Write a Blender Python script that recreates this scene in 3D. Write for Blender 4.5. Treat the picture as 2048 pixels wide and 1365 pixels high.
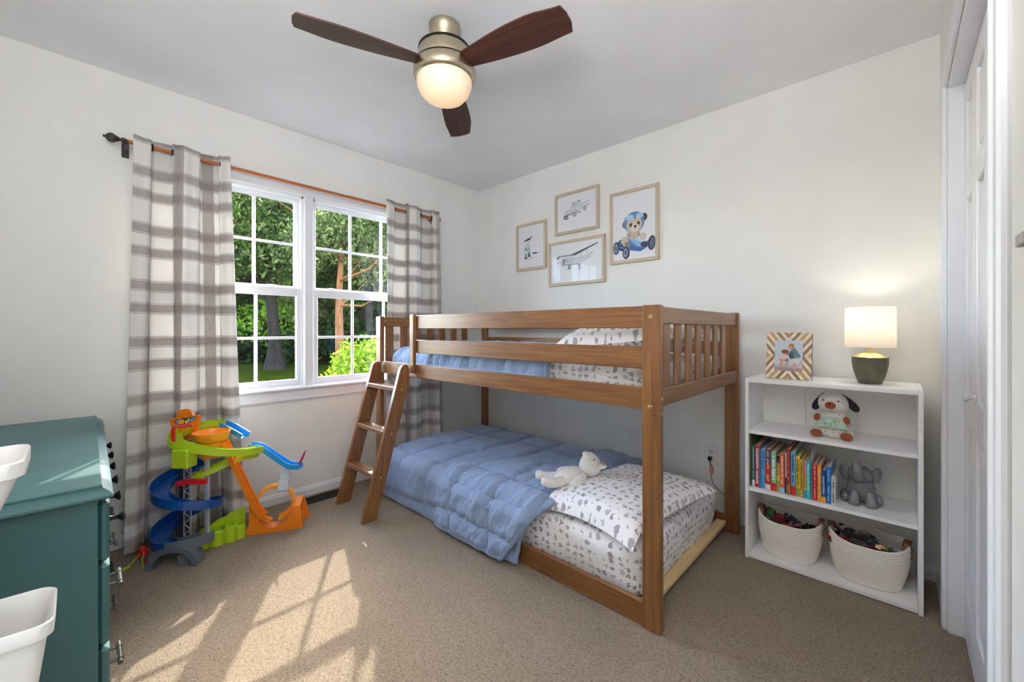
import bpy, bmesh, math, random
from mathutils import Vector, Matrix, noise
from math import sin, cos, pi, sqrt, atan2
RAD = math.radians
random.seed(7)
sc = bpy.context.scene
C = sc.collection
for o in list(bpy.data.objects):
    bpy.data.objects.remove(o)

# ---------------------------------------------------------------- camera
cd = bpy.data.cameras.new('camera')
cam = bpy.data.objects.new('camera', cd)
C.objects.link(cam)
cam.location = (2.921, -2.635, 1.125)
cam.rotation_euler = (RAD(90), 0, RAD(43.19))
cd.sensor_width = 36.0
cd.lens = 821.3 / 2048 * 36
cd.shift_y = -(682.5 - 659.47) / 2048
cd.clip_start = 0.02
cd.clip_end = 300
sc.camera = cam

# ---------------------------------------------------------------- world, sun, exposure
SUN_DIR = Vector((1, -0.608, -0.913)).normalized()
world = bpy.data.worlds.new('world')
sc.world = world
world.use_nodes = True
wn = world.node_tree.nodes
wl = world.node_tree.links
bg = wn['Background']
sky = wn.new('ShaderNodeTexSky')
sky.sky_type = 'NISHITA'
sky.sun_disc = False
sky.sun_elevation = RAD(38)
sky.sun_rotation = atan2(-SUN_DIR.x, -SUN_DIR.y)
sky.air_density = 0.8
sky.dust_density = 1.2
sky.ozone_density = 0.6
wl.new(sky.outputs[0], bg.inputs[0])
bg.inputs[1].default_value = 2.9

sd = bpy.data.lights.new('sun', 'SUN')
sun = bpy.data.objects.new('sun', sd)
C.objects.link(sun)
sd.energy = 5.4
sd.angle = RAD(0.6)
sd.color = (1.0, 0.94, 0.86)
sun.location = (-6, 4, 8)
sun.rotation_euler = SUN_DIR.to_track_quat('-Z', 'Y').to_euler()

# added unseen fill light, set at hall ceiling height beyond the open doorway
hd = bpy.data.lights.new('hall_fill', 'AREA')
hall = bpy.data.objects.new('hall_fill', hd)
C.objects.link(hall)
hd.shape = 'RECTANGLE'
hd.size = 0.9
hd.size_y = 1.2
hd.energy = 9
hd.color = (0.96, 0.98, 1.0)
hall.location = (3.75, -2.6, 2.40)

# added fill beside the camera, aimed up so ceiling and walls bounce light back
fd = bpy.data.lights.new('bounce_fill', 'AREA')
bounce_ob = bpy.data.objects.new('bounce_fill', fd)
C.objects.link(bounce_ob)
fd.shape = 'DISK'
fd.size = 0.5
fd.energy = 17
fd.color = (0.95, 0.945, 1.0)
bounce_ob.location = (2.72, -2.80, 1.75)
bounce_ob.rotation_euler = Vector((-0.36, 0.40, 0.84)).to_track_quat('-Z', 'Y').to_euler()

vs = sc.view_settings
sc.display_settings.display_device = 'sRGB'
vs.view_transform = 'Standard'
vs.look = 'None'
vs.gamma = 1.0
vs.use_curve_mapping = False
vs.exposure = 0.71
try:
    sc.cycles.use_denoising = True
    sc.cycles.max_bounces = 10
    sc.cycles.diffuse_bounces = 7
    sc.cycles.transparent_max_bounces = 16
    sc.cycles.caustics_reflective = False
    sc.cycles.caustics_refractive = False
    sc.cycles.sample_clamp_indirect = 6
except Exception:
    pass


# ---------------------------------------------------------------- materials
def lin(c):
    def f(v):
        v = v / 255.0
        return v / 12.92 if v <= 0.04045 else ((v + 0.055) / 1.055) ** 2.4
    return (f(c[0]), f(c[1]), f(c[2]), 1.0)


MATS = {}


def newmat(name):
    m = bpy.data.materials.new(name)
    m.use_nodes = True
    nt = m.node_tree
    b = nt.nodes['Principled BSDF']
    return m, nt, nt.nodes, nt.links, b


def coords(nt, kind='Object', scale=(1, 1, 1), rot=(0, 0, 0)):
    tc = nt.nodes.new('ShaderNodeTexCoord')
    mp = nt.nodes.new('ShaderNodeMapping')
    mp.inputs['Scale'].default_value = scale
    mp.inputs['Rotation'].default_value = rot
    nt.links.new(tc.outputs[kind], mp.inputs[0])
    return mp.outputs[0]


def noise_node(nt, vec, scale, detail=3, rough=0.55, dist=0.0):
    n = nt.nodes.new('ShaderNodeTexNoise')
    n.inputs['Scale'].default_value = scale
    n.inputs['Detail'].default_value = detail
    n.inputs['Roughness'].default_value = rough
    n.inputs['Distortion'].default_value = dist
    if vec is not None:
        nt.links.new(vec, n.inputs['Vector'])
    return n.outputs['Fac']


def ramp(nt, fac, stops, interp='LINEAR'):
    r = nt.nodes.new('ShaderNodeValToRGB')
    r.color_ramp.interpolation = interp
    el = r.color_ramp.elements
    while len(el) < len(stops):
        el.new(0.5)
    for e, (p, c) in zip(el, stops):
        e.position = p
        e.color = lin(c) if max(c) > 1.001 else (c[0], c[1], c[2], 1)
    nt.links.new(fac, r.inputs[0])
    return r.outputs[0]


def math_n(nt, op, a, b=None, c=None):
    n = nt.nodes.new('ShaderNodeMath')
    n.operation = op
    for i, v in enumerate((a, b, c)):
        if v is None:
            continue
        if isinstance(v, (int, float)):
            n.inputs[i].default_value = v
        else:
            nt.links.new(v, n.inputs[i])
    return n.outputs[0]


def mix_rgb(nt, fac, a, b, mode='MIX'):
    n = nt.nodes.new('ShaderNodeMix')
    n.data_type = 'RGBA'
    n.blend_type = mode
    for sock, v in ((n.inputs[0], fac), (n.inputs[6], a), (n.inputs[7], b)):
        if isinstance(v, (int, float)):
            sock.default_value = v
        elif isinstance(v, tuple):
            sock.default_value = lin(v) if max(v) > 1.001 else (v[0], v[1], v[2], 1)
        else:
            nt.links.new(v, sock)
    return n.outputs[2]


def bump(nt, b, height, strength=0.3, dist=0.01):
    n = nt.nodes.new('ShaderNodeBump')
    n.inputs['Strength'].default_value = strength
    n.inputs['Distance'].default_value = dist
    nt.links.new(height, n.inputs['Height'])
    nt.links.new(n.outputs[0], b.inputs['Normal'])


def pm(name, col, rough=0.5, metal=0.0, var=0.06, vscale=6.0, bmp=0.0, bscale=80.0, coat=0.0, sheen=0.0, spec=0.5):
    """plain procedural material: base colour with gentle noise variation and optional fine bump"""
    if name in MATS:
        return MATS[name]
    m, nt, nodes, links, b = newmat(name)
    v = coords(nt)
    f = noise_node(nt, v, vscale, 4)
    d = tuple(max(0, x * (1 - var)) for x in col)
    l = tuple(min(255, x * (1 + var)) for x in col)
    links.new(ramp(nt, f, [(0.3, d), (0.7, l)]), b.inputs['Base Color'])
    b.inputs['Roughness'].default_value = rough
    b.inputs['Metallic'].default_value = metal
    b.inputs['Specular IOR Level'].default_value = spec
    if coat:
        b.inputs['Coat Weight'].default_value = coat
        b.inputs['Coat Roughness'].default_value = 0.15
    if sheen:
        b.inputs['Sheen Weight'].default_value = sheen
        b.inputs['Sheen Roughness'].default_value = 0.5
    if bmp:
        bump(nt, b, noise_node(nt, v, bscale, 2), bmp, 0.004)
    MATS[name] = m
    return m


def wood(name, dark, mid, light, axis, rough=0.33, scale=1.0, coat=0.35):
    if name in MATS:
        return MATS[name]
    m, nt, nodes, links, b = newmat(name)
    s = [26 * scale] * 3
    s[axis] = 1.3 * scale
    v = coords(nt, 'Object', tuple(s))
    f = noise_node(nt, v, 1.6, 5, 0.6, 0.9)
    s2 = [120 * scale] * 3
    s2[axis] = 3.0 * scale
    f2 = noise_node(nt, coords(nt, 'Object', tuple(s2)), 1.5, 3)
    fac = math_n(nt, 'ADD', math_n(nt, 'MULTIPLY', f, 0.75), math_n(nt, 'MULTIPLY', f2, 0.25))
    links.new(ramp(nt, fac, [(0.30, dark), (0.5, mid), (0.68, light)]), b.inputs['Base Color'])
    b.inputs['Roughness'].default_value = rough
    b.inputs['Coat Weight'].default_value = coat
    b.inputs['Coat Roughness'].default_value = 0.3
    if rough > 0.8:
        b.inputs['Specular IOR Level'].default_value = 0.08
    bump(nt, b, f2, 0.06, 0.002)
    MATS[name] = m
    return m


def wall_paint(name, col):
    m, nt, nodes, links, b = newmat(name)
    v = coords(nt)
    f = noise_node(nt, v, 3, 3)
    links.new(ramp(nt, f, [(0.3, tuple(c * 0.985 for c in col)), (0.7, tuple(min(255, c * 1.01) for c in col))]), b.inputs['Base Color'])
    b.inputs['Roughness'].default_value = 0.65
    b.inputs['Specular IOR Level'].default_value = 0.25
    bump(nt, b, noise_node(nt, v, 220, 2), 0.05, 0.002)
    return m


M_WALL = wall_paint('wall_paint', (235, 234, 229))
M_CEIL = wall_paint('ceiling_paint', (238, 238, 238))
M_TRIM = pm('white_trim', (232, 233, 236), 0.35, var=0.01)
M_SASH = pm('white_vinyl', (236, 237, 240), 0.3, var=0.01)
M_DOOR = pm('white_door', (230, 231, 234), 0.35, var=0.01)

BED = ((92, 55, 28), (129, 84, 44), (152, 107, 60))
WX = wood('bed_wood_x', *BED, 0)
WY = wood('bed_wood_y', *BED, 1)
WZ = wood('bed_wood_z', *BED, 2)
NAT = wood('natural_slat_wood', (205, 170, 115), (222, 192, 140), (232, 206, 160), 1, 0.6, coat=0)
FRAMEW = [wood('pale_frame_wood_%s' % 'xyz'[a], (176, 158, 134), (196, 180, 156), (210, 196, 174), a, 0.5, 2.0, 0) for a in range(3)]
BLADE = wood('walnut_blade', (44, 22, 15), (78, 42, 30), (102, 60, 43), 0, 0.5, 0.8, 0.0)
RODW = wood('copper_rod_wood', (140, 76, 34), (170, 98, 48), (190, 116, 62), 1, 0.35)

BRASS = pm('brushed_nickel_gold', (196, 184, 158), 0.28, 1.0, 0.05, 30)
BLACK = pm('black_metal', (34, 32, 30), 0.4, 0.6)
PEWTER = pm('pewter_metal', (70, 68, 64), 0.5, 0.5, 0.15, 60)
BOLT = pm('brass_bolt', (205, 178, 120), 0.3, 0.9)
TEAL = None


def carpet_mat():
    m, nt, nodes, links, b = newmat('tan_frieze_carpet')
    v = coords(nt)
    a = noise_node(nt, v, 290, 2, 0.6, 0.5)
    bb = noise_node(nt, v, 128, 3, 0.65, 0.9)
    big = noise_node(nt, v, 2.2, 3)
    h = math_n(nt, 'ADD', math_n(nt, 'MULTIPLY', a, 0.6), math_n(nt, 'MULTIPLY', bb, 0.6))
    col = ramp(nt, h, [(0.39, (64, 48, 34)), (0.475, (130, 110, 87)), (0.56, (168, 147, 122)), (0.72, (194, 176, 151))])
    tint = ramp(nt, big, [(0.35, (0.90, 0.90, 0.90)), (0.65, (1.0, 1.0, 1.0))])
    links.new(mix_rgb(nt, 1.0, col, tint, 'MULTIPLY'), b.inputs['Base Color'])
    b.inputs['Roughness'].default_value = 0.95
    b.inputs['Specular IOR Level'].default_value = 0.1
    b.inputs['Sheen Weight'].default_value = 0.2
    bump(nt, b, h, 1.0, 0.016)
    return m


M_CARPET = carpet_mat()


def plaid_mat():
    """off-white curtain cloth with paired taupe horizontal bands and single vertical stripes (uv in metres)"""
    m, nt, nodes, links, b = newmat('plaid_curtain_cloth')
    tc = nodes.new('ShaderNodeTexCoord')
    sep = nodes.new('ShaderNodeSeparateXYZ')
    links.new(tc.outputs['UV'], sep.inputs[0])
    u, v = sep.outputs[0], sep.outputs[1]
    # slub thread noise
    cu = nodes.new('ShaderNodeCombineXYZ')
    links.new(math_n(nt, 'MULTIPLY', u, 40.0), cu.inputs[0])
    links.new(math_n(nt, 'MULTIPLY', v, 700.0), cu.inputs[1])
    nh = noise_node(nt, cu.outputs[0], 1.0, 3, 0.7)
    cv = nodes.new('ShaderNodeCombineXYZ')
    links.new(math_n(nt, 'MULTIPLY', u, 700.0), cv.inputs[0])
    links.new(math_n(nt, 'MULTIPLY', v, 14.0), cv.inputs[1])
    nv = noise_node(nt, cv.outputs[0], 1.0, 3, 0.7)
    fv = math_n(nt, 'FRACT', math_n(nt, 'DIVIDE', v, 0.293))
    W, K = (0, 0, 0), (1, 1, 1)
    hb = ramp(nt, fv, [(0.0, W), (0.04, (.75, .75, .75)), (0.055, (.35, .35, .35)), (0.075, K), (0.20, K), (0.215, (.4, .4, .4)), (0.235, (.7, .7, .7)), (0.25, W),
                       (0.43, W), (0.44, (.7, .7, .7)), (0.46, (.4, .4, .4)), (0.475, K), (0.60, K), (0.615, (.4, .4, .4)), (0.63, (.7, .7, .7)), (0.65, W)], 'CONSTANT')
    fu = math_n(nt, 'FRACT', math_n(nt, 'DIVIDE', u, 0.235))
    vb = ramp(nt, fu, [(0.0, W), (0.35, K), (0.58, W)], 'CONSTANT')
    hbm = math_n(nt, 'MULTIPLY', hb, math_n(nt, 'ADD', 0.16, math_n(nt, 'MULTIPLY', nh, 1.05)))
    vbm = math_n(nt, 'MULTIPLY', vb, math_n(nt, 'ADD', 0.22, math_n(nt, 'MULTIPLY', nv, 0.85)))
    mx = math_n(nt, 'MINIMUM', math_n(nt, 'MAXIMUM', hbm, vbm), 1.0)
    both = math_n(nt, 'MULTIPLY', hbm, math_n(nt, 'MULTIPLY', vbm, 0.4))
    base = mix_rgb(nt, math_n(nt, 'MULTIPLY', nv, 0.25), (240, 238, 233), (216, 212, 207))
    col = mix_rgb(nt, math_n(nt, 'MINIMUM', math_n(nt, 'ADD', mx, both), 1.0), base, (152, 140, 136))
    links.new(col, b.inputs['Base Color'])
    b.inputs['Roughness'].default_value = 0.9
    b.inputs['Specular IOR Level'].default_value = 0.1
    bump(nt, b, nv, 0.15, 0.002)
    tr = nodes.new('ShaderNodeBsdfTranslucent')
    links.new(col, tr.inputs[0])
    ms = nodes.new('ShaderNodeMixShader')
    ms.inputs[0].default_value = 0.16
    out = nodes['Material Output']
    links.new(b.outputs[0], ms.inputs[1])
    links.new(tr.outputs[0], ms.inputs[2])
    links.new(ms.outputs[0], out.inputs[0])
    return m


M_PLAID = plaid_mat()


def dino_mat():
    """white cotton printed all over with small grey creature silhouettes (uv in metres)"""
    m, nt, nodes, links, b = newmat('printed_cotton')
    tc = nodes.new('ShaderNodeTexCoord')
    warp = nodes.new('ShaderNodeTexNoise')
    warp.inputs['Scale'].default_value = 75
    warp.inputs['Detail'].default_value = 2
    links.new(tc.outputs['UV'], warp.inputs['Vector'])
    vm = nodes.new('ShaderNodeVectorMath')
    vm.operation = 'SUBTRACT'
    links.new(warp.outputs['Color'], vm.inputs[0])
    vm.inputs[1].default_value = (0.5, 0.5, 0.5)
    vs_ = nodes.new('ShaderNodeVectorMath')
    vs_.operation = 'SCALE'
    links.new(vm.outputs[0], vs_.inputs[0])
    vs_.inputs['Scale'].default_value = 0.033
    va = nodes.new('ShaderNodeVectorMath')
    va.operation = 'ADD'
    links.new(tc.outputs['UV'], va.inputs[0])
    links.new(vs_.outputs[0], va.inputs[1])
    vo = nodes.new('ShaderNodeTexVoronoi')
    vo.inputs['Scale'].default_value = 27
    vo.inputs['Randomness'].default_value = 0.40
    links.new(va.outputs[0], vo.inputs['Vector'])
    body = math_n(nt, 'LESS_THAN', vo.outputs['Distance'], 0.33)
    sepc = nodes.new('ShaderNodeSeparateColor')
    links.new(vo.outputs['Color'], sepc.inputs[0])
    grey = ramp(nt, sepc.outputs[0], [(0.0, (150, 147, 150)), (0.5, (174, 171, 175)), (1.0, (196, 194, 200))])
    fold = noise_node(nt, coords(nt, 'Object'), 5, 2)
    base = ramp(nt, fold, [(0.3, (244, 241, 241)), (0.7, (250, 248, 247))])
    links.new(mix_rgb(nt, body, base, grey), b.inputs['Base Color'])
    b.inputs['Roughness'].default_value = 0.85
    b.inputs['Specular IOR Level'].default_value = 0.15
    b.inputs['Sheen Weight'].default_value = 0.2
    return m


M_DINO = dino_mat()
M_BLUE = pm('dusty_blue_microfibre', (134, 153, 182), 0.8, var=0.04, vscale=3, sheen=0.35, bmp=0.12, bscale=300, spec=0.2)


def glass_mat(name, refl=1.0, tint=(1, 1, 1)):
    m, nt, nodes, links, b = newmat(name)
    nodes.remove(b)
    t = nodes.new('ShaderNodeBsdfTransparent')
    t.inputs[0].default_value = (tint[0], tint[1], tint[2], 1)
    g = nodes.new('ShaderNodeBsdfGlossy')
    g.inputs['Roughness'].default_value = 0.01
    ge = nodes.new('ShaderNodeNewGeometry')
    dt = nodes.new('ShaderNodeVectorMath')
    dt.operation = 'DOT_PRODUCT'
    links.new(ge.outputs['Incoming'], dt.inputs[0])
    links.new(ge.outputs['Normal'], dt.inputs[1])
    # Schlick reflectance, the same from either side of the sheet
    om = math_n(nt, 'SUBTRACT', 1.0, math_n(nt, 'ABSOLUTE', dt.outputs['Value']))
    fr = math_n(nt, 'ADD', 0.036, math_n(nt, 'MULTIPLY', math_n(nt, 'POWER', om, 5.0), 0.9))
    mx = nodes.new('ShaderNodeMixShader')
    links.new(math_n(nt, 'MULTIPLY', fr, refl), mx.inputs[0])
    links.new(t.outputs[0], mx.inputs[1])
    links.new(g.outputs[0], mx.inputs[2])
    links.new(mx.outputs[0], nodes['Material Output'].inputs[0])
    return m


M_GLASS = glass_mat('window_glass', 1.3, (0.93, 0.95, 0.93))
M_PICGLASS = glass_mat('picture_glass', 0.4)


def emit_mat(name, col, strength, base=(240, 235, 225)):
    m, nt, nodes, links, b = newmat(name)
    b.inputs['Base Color'].default_value = lin(base)
    b.inputs['Roughness'].default_value = 0.35
    b.inputs['Emission Color'].default_value = lin(col)
    b.inputs['Emission Strength'].default_value = strength
    return m


def leaf_mat(name, cols, trans=0.45):
    m, nt, nodes, links, b = newmat(name)
    oi = nodes.new('ShaderNodeObjectInfo')
    geo = nodes.new('ShaderNodeNewGeometry')
    f = noise_node(nt, coords(nt), 1.7, 3)
    r = math_n(nt, 'ADD', math_n(nt, 'MULTIPLY', geo.outputs['Random Per Island'], 0.6), math_n(nt, 'MULTIPLY', f, 0.4))
    col = ramp(nt, r, [(0.2, cols[0]), (0.5, cols[1]), (0.8, cols[2])])
    links.new(col, b.inputs['Base Color'])
    b.inputs['Roughness'].default_value = 0.55
    b.inputs['Specular IOR Level'].default_value = 0.12
    tr = nodes.new('ShaderNodeBsdfTranslucent')
    links.new(col, tr.inputs[0])
    ms = nodes.new('ShaderNodeMixShader')
    ms.inputs[0].default_value = trans
    links.new(b.outputs[0], ms.inputs[1])
    links.new(tr.outputs[0], ms.inputs[2])
    links.new(ms.outputs[0], nodes['Material Output'].inputs[0])
    return m


# ---------------------------------------------------------------- mesh builder
class MB:
    def __init__(s):
        s.v = []
        s.f = []
        s.fm = []
        s.uv = {}
        s.m = 0

    def add(s, vs, fs, xf=None, uvs=None):
        o = len(s.v)
        for i, p in enumerate(vs):
            p = Vector(p)
            if xf is not None:
                p = xf @ p
            s.v.append(p)
            if uvs is not None:
                s.uv[o + i] = uvs[i]
        for f in fs:
            s.f.append([i + o for i in f])
            s.fm.append(s.m)
        return s

    def box(s, x0, x1, y0, y1, z0, z1, b=0.0, xf=None):
        x0, x1 = min(x0, x1), max(x0, x1)
        y0, y1 = min(y0, y1), max(y0, y1)
        z0, z1 = min(z0, z1), max(z0, z1)
        if b <= 0:
            vs = [(x, y, z) for x in (x0, x1) for y in (y0, y1) for z in (z0, z1)]
            fs = [(0, 1, 3, 2), (4, 6, 7, 5), (0, 4, 5, 1), (2, 3, 7, 6), (0, 2, 6, 4), (1, 5, 7, 3)]
            return s.add(vs, fs, xf)
        b = min(b, (x1 - x0) * .45, (y1 - y0) * .45, (z1 - z0) * .45)
        vs, idx = [], {}
        for i, sx in enumerate((0, 1)):
            for j, sy in enumerate((0, 1)):
                for k, sz in enumerate((0, 1)):
                    X, Y, Z = (x0, x1)[i], (y0, y1)[j], (z0, z1)[k]
                    ix, iy, iz = (X + b, X - b)[i], (Y + b, Y - b)[j], (Z + b, Z - b)[k]
                    for a, p in enumerate(((X, iy, iz), (ix, Y, iz), (ix, iy, Z))):
                        idx[(i, j, k, a)] = len(vs)
                        vs.append(p)
        fs = []
        for i in (0, 1):
            q = [idx[(i, j, k, 0)] for j, k in ((0, 0), (1, 0), (1, 1), (0, 1))]
            fs.append(q if i else q[::-1])
            q = [idx[(j, i, k, 1)] for j, k in ((0, 0), (0, 1), (1, 1), (1, 0))]
            fs.append(q if i else q[::-1])
            q = [idx[(j, k, i, 2)] for j, k in ((0, 0), (1, 0), (1, 1), (0, 1))]
            fs.append(q if i else q[::-1])
        for j in (0, 1):
            for k in (0, 1):
                fs.append([idx[(0, j, k, 1)], idx[(1, j, k, 1)], idx[(1, j, k, 2)], idx[(0, j, k, 2)]])
                fs.append([idx[(j, 0, k, 0)], idx[(j, 1, k, 0)], idx[(j, 1, k, 2)], idx[(j, 0, k, 2)]])
                fs.append([idx[(j, k, 0, 0)], idx[(j, k, 1, 0)], idx[(j, k, 1, 1)], idx[(j, k, 0, 1)]])
        for i in (0, 1):
            for j in (0, 1):
                for k in (0, 1):
                    fs.append([idx[(i, j, k, a)] for a in range(3)])
        return s.add(vs, fs, xf)

    def tube(s, pts, r, n=10, closed=False, caps=True, xf=None):
        pts = [Vector(p) for p in pts]
        rs = r if isinstance(r, (list, tuple)) else [r] * len(pts)
        N = len(pts)
        vs, fs = [], []
        up = None
        for i, p in enumerate(pts):
            a = pts[(i - 1) % N] if (i > 0 or closed) else p
            b = pts[(i + 1) % N] if (i < N - 1 or closed) else p
            t = (b - a).normalized()
            if up is None:
                up = Vector((0, 0, 1)) if abs(t.z) < 0.9 else Vector((1, 0, 0))
            up = (up - t * up.dot(t)).normalized()
            q = t.cross(up)
            for k in range(n):
                an = 2 * pi * k / n
                vs.append(p + (up * cos(an) + q * sin(an)) * rs[i])
        L = N if closed else N - 1
        for i in range(L):
            for k in range(n):
                a, b2 = i * n + k, i * n + (k + 1) % n
                c, d = ((i + 1) % N) * n + (k + 1) % n, ((i + 1) % N) * n + k
                fs.append((a, b2, c, d))
        if caps and not closed:
            fs.append(list(range(n)))
            fs.append(list(range((N - 1) * n, N * n))[::-1])
        return s.add(vs, fs, xf)

    def cyl(s, p0, p1, r0, r1=None, n=20, xf=None):
        return s.tube([p0, p1], [r0, r0 if r1 is None else r1], n, xf=xf)

    def lathe(s, prof, n=32, xf=None, a0=0.0, a1=2 * pi):
        full = abs(a1 - a0 - 2 * pi) < 1e-6
        vs, fs = [], []
        m = n if full else n + 1
        for (r, z) in prof:
            for k in range(m):
                a = a0 + (a1 - a0) * k / n
                vs.append((max(r, 1e-5) * cos(a), max(r, 1e-5) * sin(a), z))
        for i in range(len(prof) - 1):
            for k in range(n):
                a, b = i * m + k, i * m + (k + 1) % m
                fs.append((a, b, b + m, a + m))
        return s.add(vs, fs, xf)

    def prism(s, poly, z0, z1, xf=None):
        n = len(poly)
        vs = [(x, y, z0) for x, y in poly] + [(x, y, z1) for x, y in poly]
        fs = [list(range(n))[::-1], list(range(n, 2 * n))]
        for i in range(n):
            j = (i + 1) % n
            fs.append((i, j, j + n, i + n))
        return s.add(vs, fs, xf)

    def ell(s, c, r, xf=None, nu=20, nv=12, rot=None, fn=None):
        M = Matrix.Translation(Vector(c))
        if rot is not None:
            M = M @ rot
        vs, fs, uv = [], [], []
        for i in range(nv + 1):
            t = pi * i / nv
            for k in range(nu):
                a = 2 * pi * k / nu
                d = Vector((sin(t) * cos(a), sin(t) * sin(a), cos(t)))
                q = Vector((d.x * r[0], d.y * r[1], d.z * r[2]))
                if fn:
                    q = fn(q, d)
                vs.append(M @ q)
                uv.append((q.x, q.z))
        for i in range(nv):
            for k in range(nu):
                a, b = i * nu + k, i * nu + (k + 1) % nu
                fs.append((a, a + nu, b + nu, b))
        return s.add(vs, fs, xf, uv)

    def grid(s, fn, nu, nv, xf=None, uvf=None, closed=False, flip=False):
        vs, fs, uv = [], [], []
        for j in range(nv + 1):
            for i in range(nu + (0 if closed else 1)):
                u, v = i / nu, j / nv
                vs.append(fn(u, v))
                uv.append(uvf(u, v) if uvf else (u, v))
        m = nu if closed else nu + 1
        for j in range(nv):
            for i in range(nu):
                a, b = j * m + i, j * m + (i + 1) % m
                q = (a, b, b + m, a + m)
                fs.append(q[::-1] if flip else q)
        return s.add(vs, fs, xf, uv)

    def sweep(s, path, prof, ups=None, closed_prof=True, caps=True, xf=None):
        """prof: list of (side, up) offsets; path: points; ups: up vector per point"""
        path = [Vector(p) for p in path]
        N, n = len(path), len(prof)
        vs, fs = [], []
        for i, p in enumerate(path):
            t = (path[min(i + 1, N - 1)] - path[max(i - 1, 0)]).normalized()
            up = Vector(ups[i]) if ups else Vector((0, 0, 1))
            side = t.cross(up).normalized()
            up = side.cross(t).normalized()
            for a, b in prof:
                vs.append(p + side * a + up * b)
        for i in range(N - 1):
            for k in range(n if closed_prof else n - 1):
                a, b = i * n + k, i * n + (k + 1) % n
                fs.append((a, b, b + n, a + n))
        if caps and closed_prof:
            fs.append(list(range(n)))
            fs.append(list(range((N - 1) * n, N * n))[::-1])
        return s.add(vs, fs, xf)

    def build(s, name, mats, parent=None, smooth=35, solid=0.0, subsurf=0, link=True):
        me = bpy.data.meshes.new(name)
        off = ORI.get(parent.name, Vector((0, 0, 0))) if parent is not None else Vector((0, 0, 0))
        me.from_pydata([tuple(p - off) for p in s.v], [], s.f)
        if not isinstance(mats, (list, tuple)):
            mats = [mats]
        for m in mats:
            me.materials.append(m)
        if len(mats) > 1:
            me.polygons.foreach_set('material_index', s.fm)
        if s.uv:
            ul = me.uv_layers.new(name='UVMap')
            vi = [0] * len(me.loops)
            me.loops.foreach_get('vertex_index', vi)
            flat = []
            for i in vi:
                flat.extend(s.uv.get(i, (0, 0)))
            ul.data.foreach_set('uv', flat)
        me.validate()
        bm = bmesh.new()
        bm.from_mesh(me)
        bmesh.ops.recalc_face_normals(bm, faces=bm.faces)
        bm.to_mesh(me)
        bm.free()
        if smooth:
            me.shade_smooth()
            me.set_sharp_from_angle(angle=RAD(smooth))
        o = bpy.data.objects.new(name, me)
        C.objects.link(o)
        if parent is not None:
            o.parent = parent
            ORI[o.name] = off
        if solid:
            md = o.modifiers.new('solid', 'SOLIDIFY')
            md.thickness = solid
            md.offset = 0
        if subsurf:
            md = o.modifiers.new('sub', 'SUBSURF')
            md.levels = subsurf
            md.render_levels = subsurf
        return o


ORI = {}


def thing(name, label, cat, loc=(0, 0, 0), group=None, local=False, rot=(0, 0, 0)):
    """an Empty at the thing's base; parts are built in world coordinates unless local=True"""
    o = bpy.data.objects.new(name, None)
    o.empty_display_size = 0.05
    C.objects.link(o)
    o.location = loc
    o.rotation_euler = rot
    ORI[o.name] = Vector((0, 0, 0)) if local else Vector(loc)
    tag(o, label, cat, group)
    return o


def tag(o, label=None, cat=None, group=None, kind=None):
    if label:
        o['label'] = label
    if cat:
        o['category'] = cat
    if group:
        o['group'] = group
    if kind:
        o['kind'] = kind
    return o


def struct(o):
    o['kind'] = 'structure'
    return o


def sbox(name, mat, boxes, b=0.0, parent=None):
    mb = MB()
    for q in boxes:
        mb.box(*q, b=b)
    o = mb.build(name, mat, parent, smooth=0 if b == 0 else 30)
    if parent is None:
        struct(o)
    return o


def draw2d(name, parent, O, ux, uy, shapes, lift=0.00025):
    """flat printed picture: coloured shapes in the plane (O, ux, uy), each a hair above the last"""
    O, ux, uy = Vector(O), Vector(ux), Vector(uy)
    nrm = ux.cross(uy).normalized()
    mb = MB()
    cols = []
    for k, sh in enumerate(shapes):
        col = sh[-1]
        if col not in cols:
            cols.append(col)
        mb.m = cols.index(col)
        if sh[0] == 'e':
            _, cx, cy, rx, ry, rot, _c = sh
            pts = []
            for i in range(20):
                a = 2 * pi * i / 20
                x, y = rx * cos(a), ry * sin(a)
                pts.append((cx + x * cos(rot) - y * sin(rot), cy + x * sin(rot) + y * cos(rot)))
            polys = [pts]
        elif sh[0] == 'p':
            polys = [sh[1]]
        else:
            _, line, w, _c = sh
            polys = []
            for (x0, y0), (x1, y1) in zip(line, line[1:]):
                L = sqrt((x1 - x0) ** 2 + (y1 - y0) ** 2) or 1e-6
                nx, ny = -(y1 - y0) / L * w / 2, (x1 - x0) / L * w / 2
                polys.append([(x0 + nx, y0 + ny), (x1 + nx, y1 + ny), (x1 - nx, y1 - ny), (x0 - nx, y0 - ny)])
        for pl in polys:
            vs = [O + ux * x + uy * y + nrm * (lift * (k * 0.25 + 1)) for x, y in pl]
            mb.add(vs, [list(range(len(vs)))])
    ms = [pm('ink_%d_%d_%d' % c, c, 0.7, var=0.03, vscale=40) for c in cols]
    return mb.build(name, ms, parent, smooth=0)


def copy_tree(o, parent=None):
    c = o.copy()
    C.objects.link(c)
    if parent is not None:
        c.parent = parent
    for ch in list(o.children):
        copy_tree(ch, c)
    return c

# ================================================================ ROOM SHELL
H = 2.44
RX = 3.059          # right wall plane
FY = -3.06          # front wall plane (behind the dresser)
WY0, WY1, WZ0, WZ1 = -2.365, -0.68, 0.745, 2.02   # window opening
DY0, DY1 = -2.98, -2.17                            # doorway the camera stands in
KY0, KY1, KZ = -1.475, -0.41, 2.03                # closet opening

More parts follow.
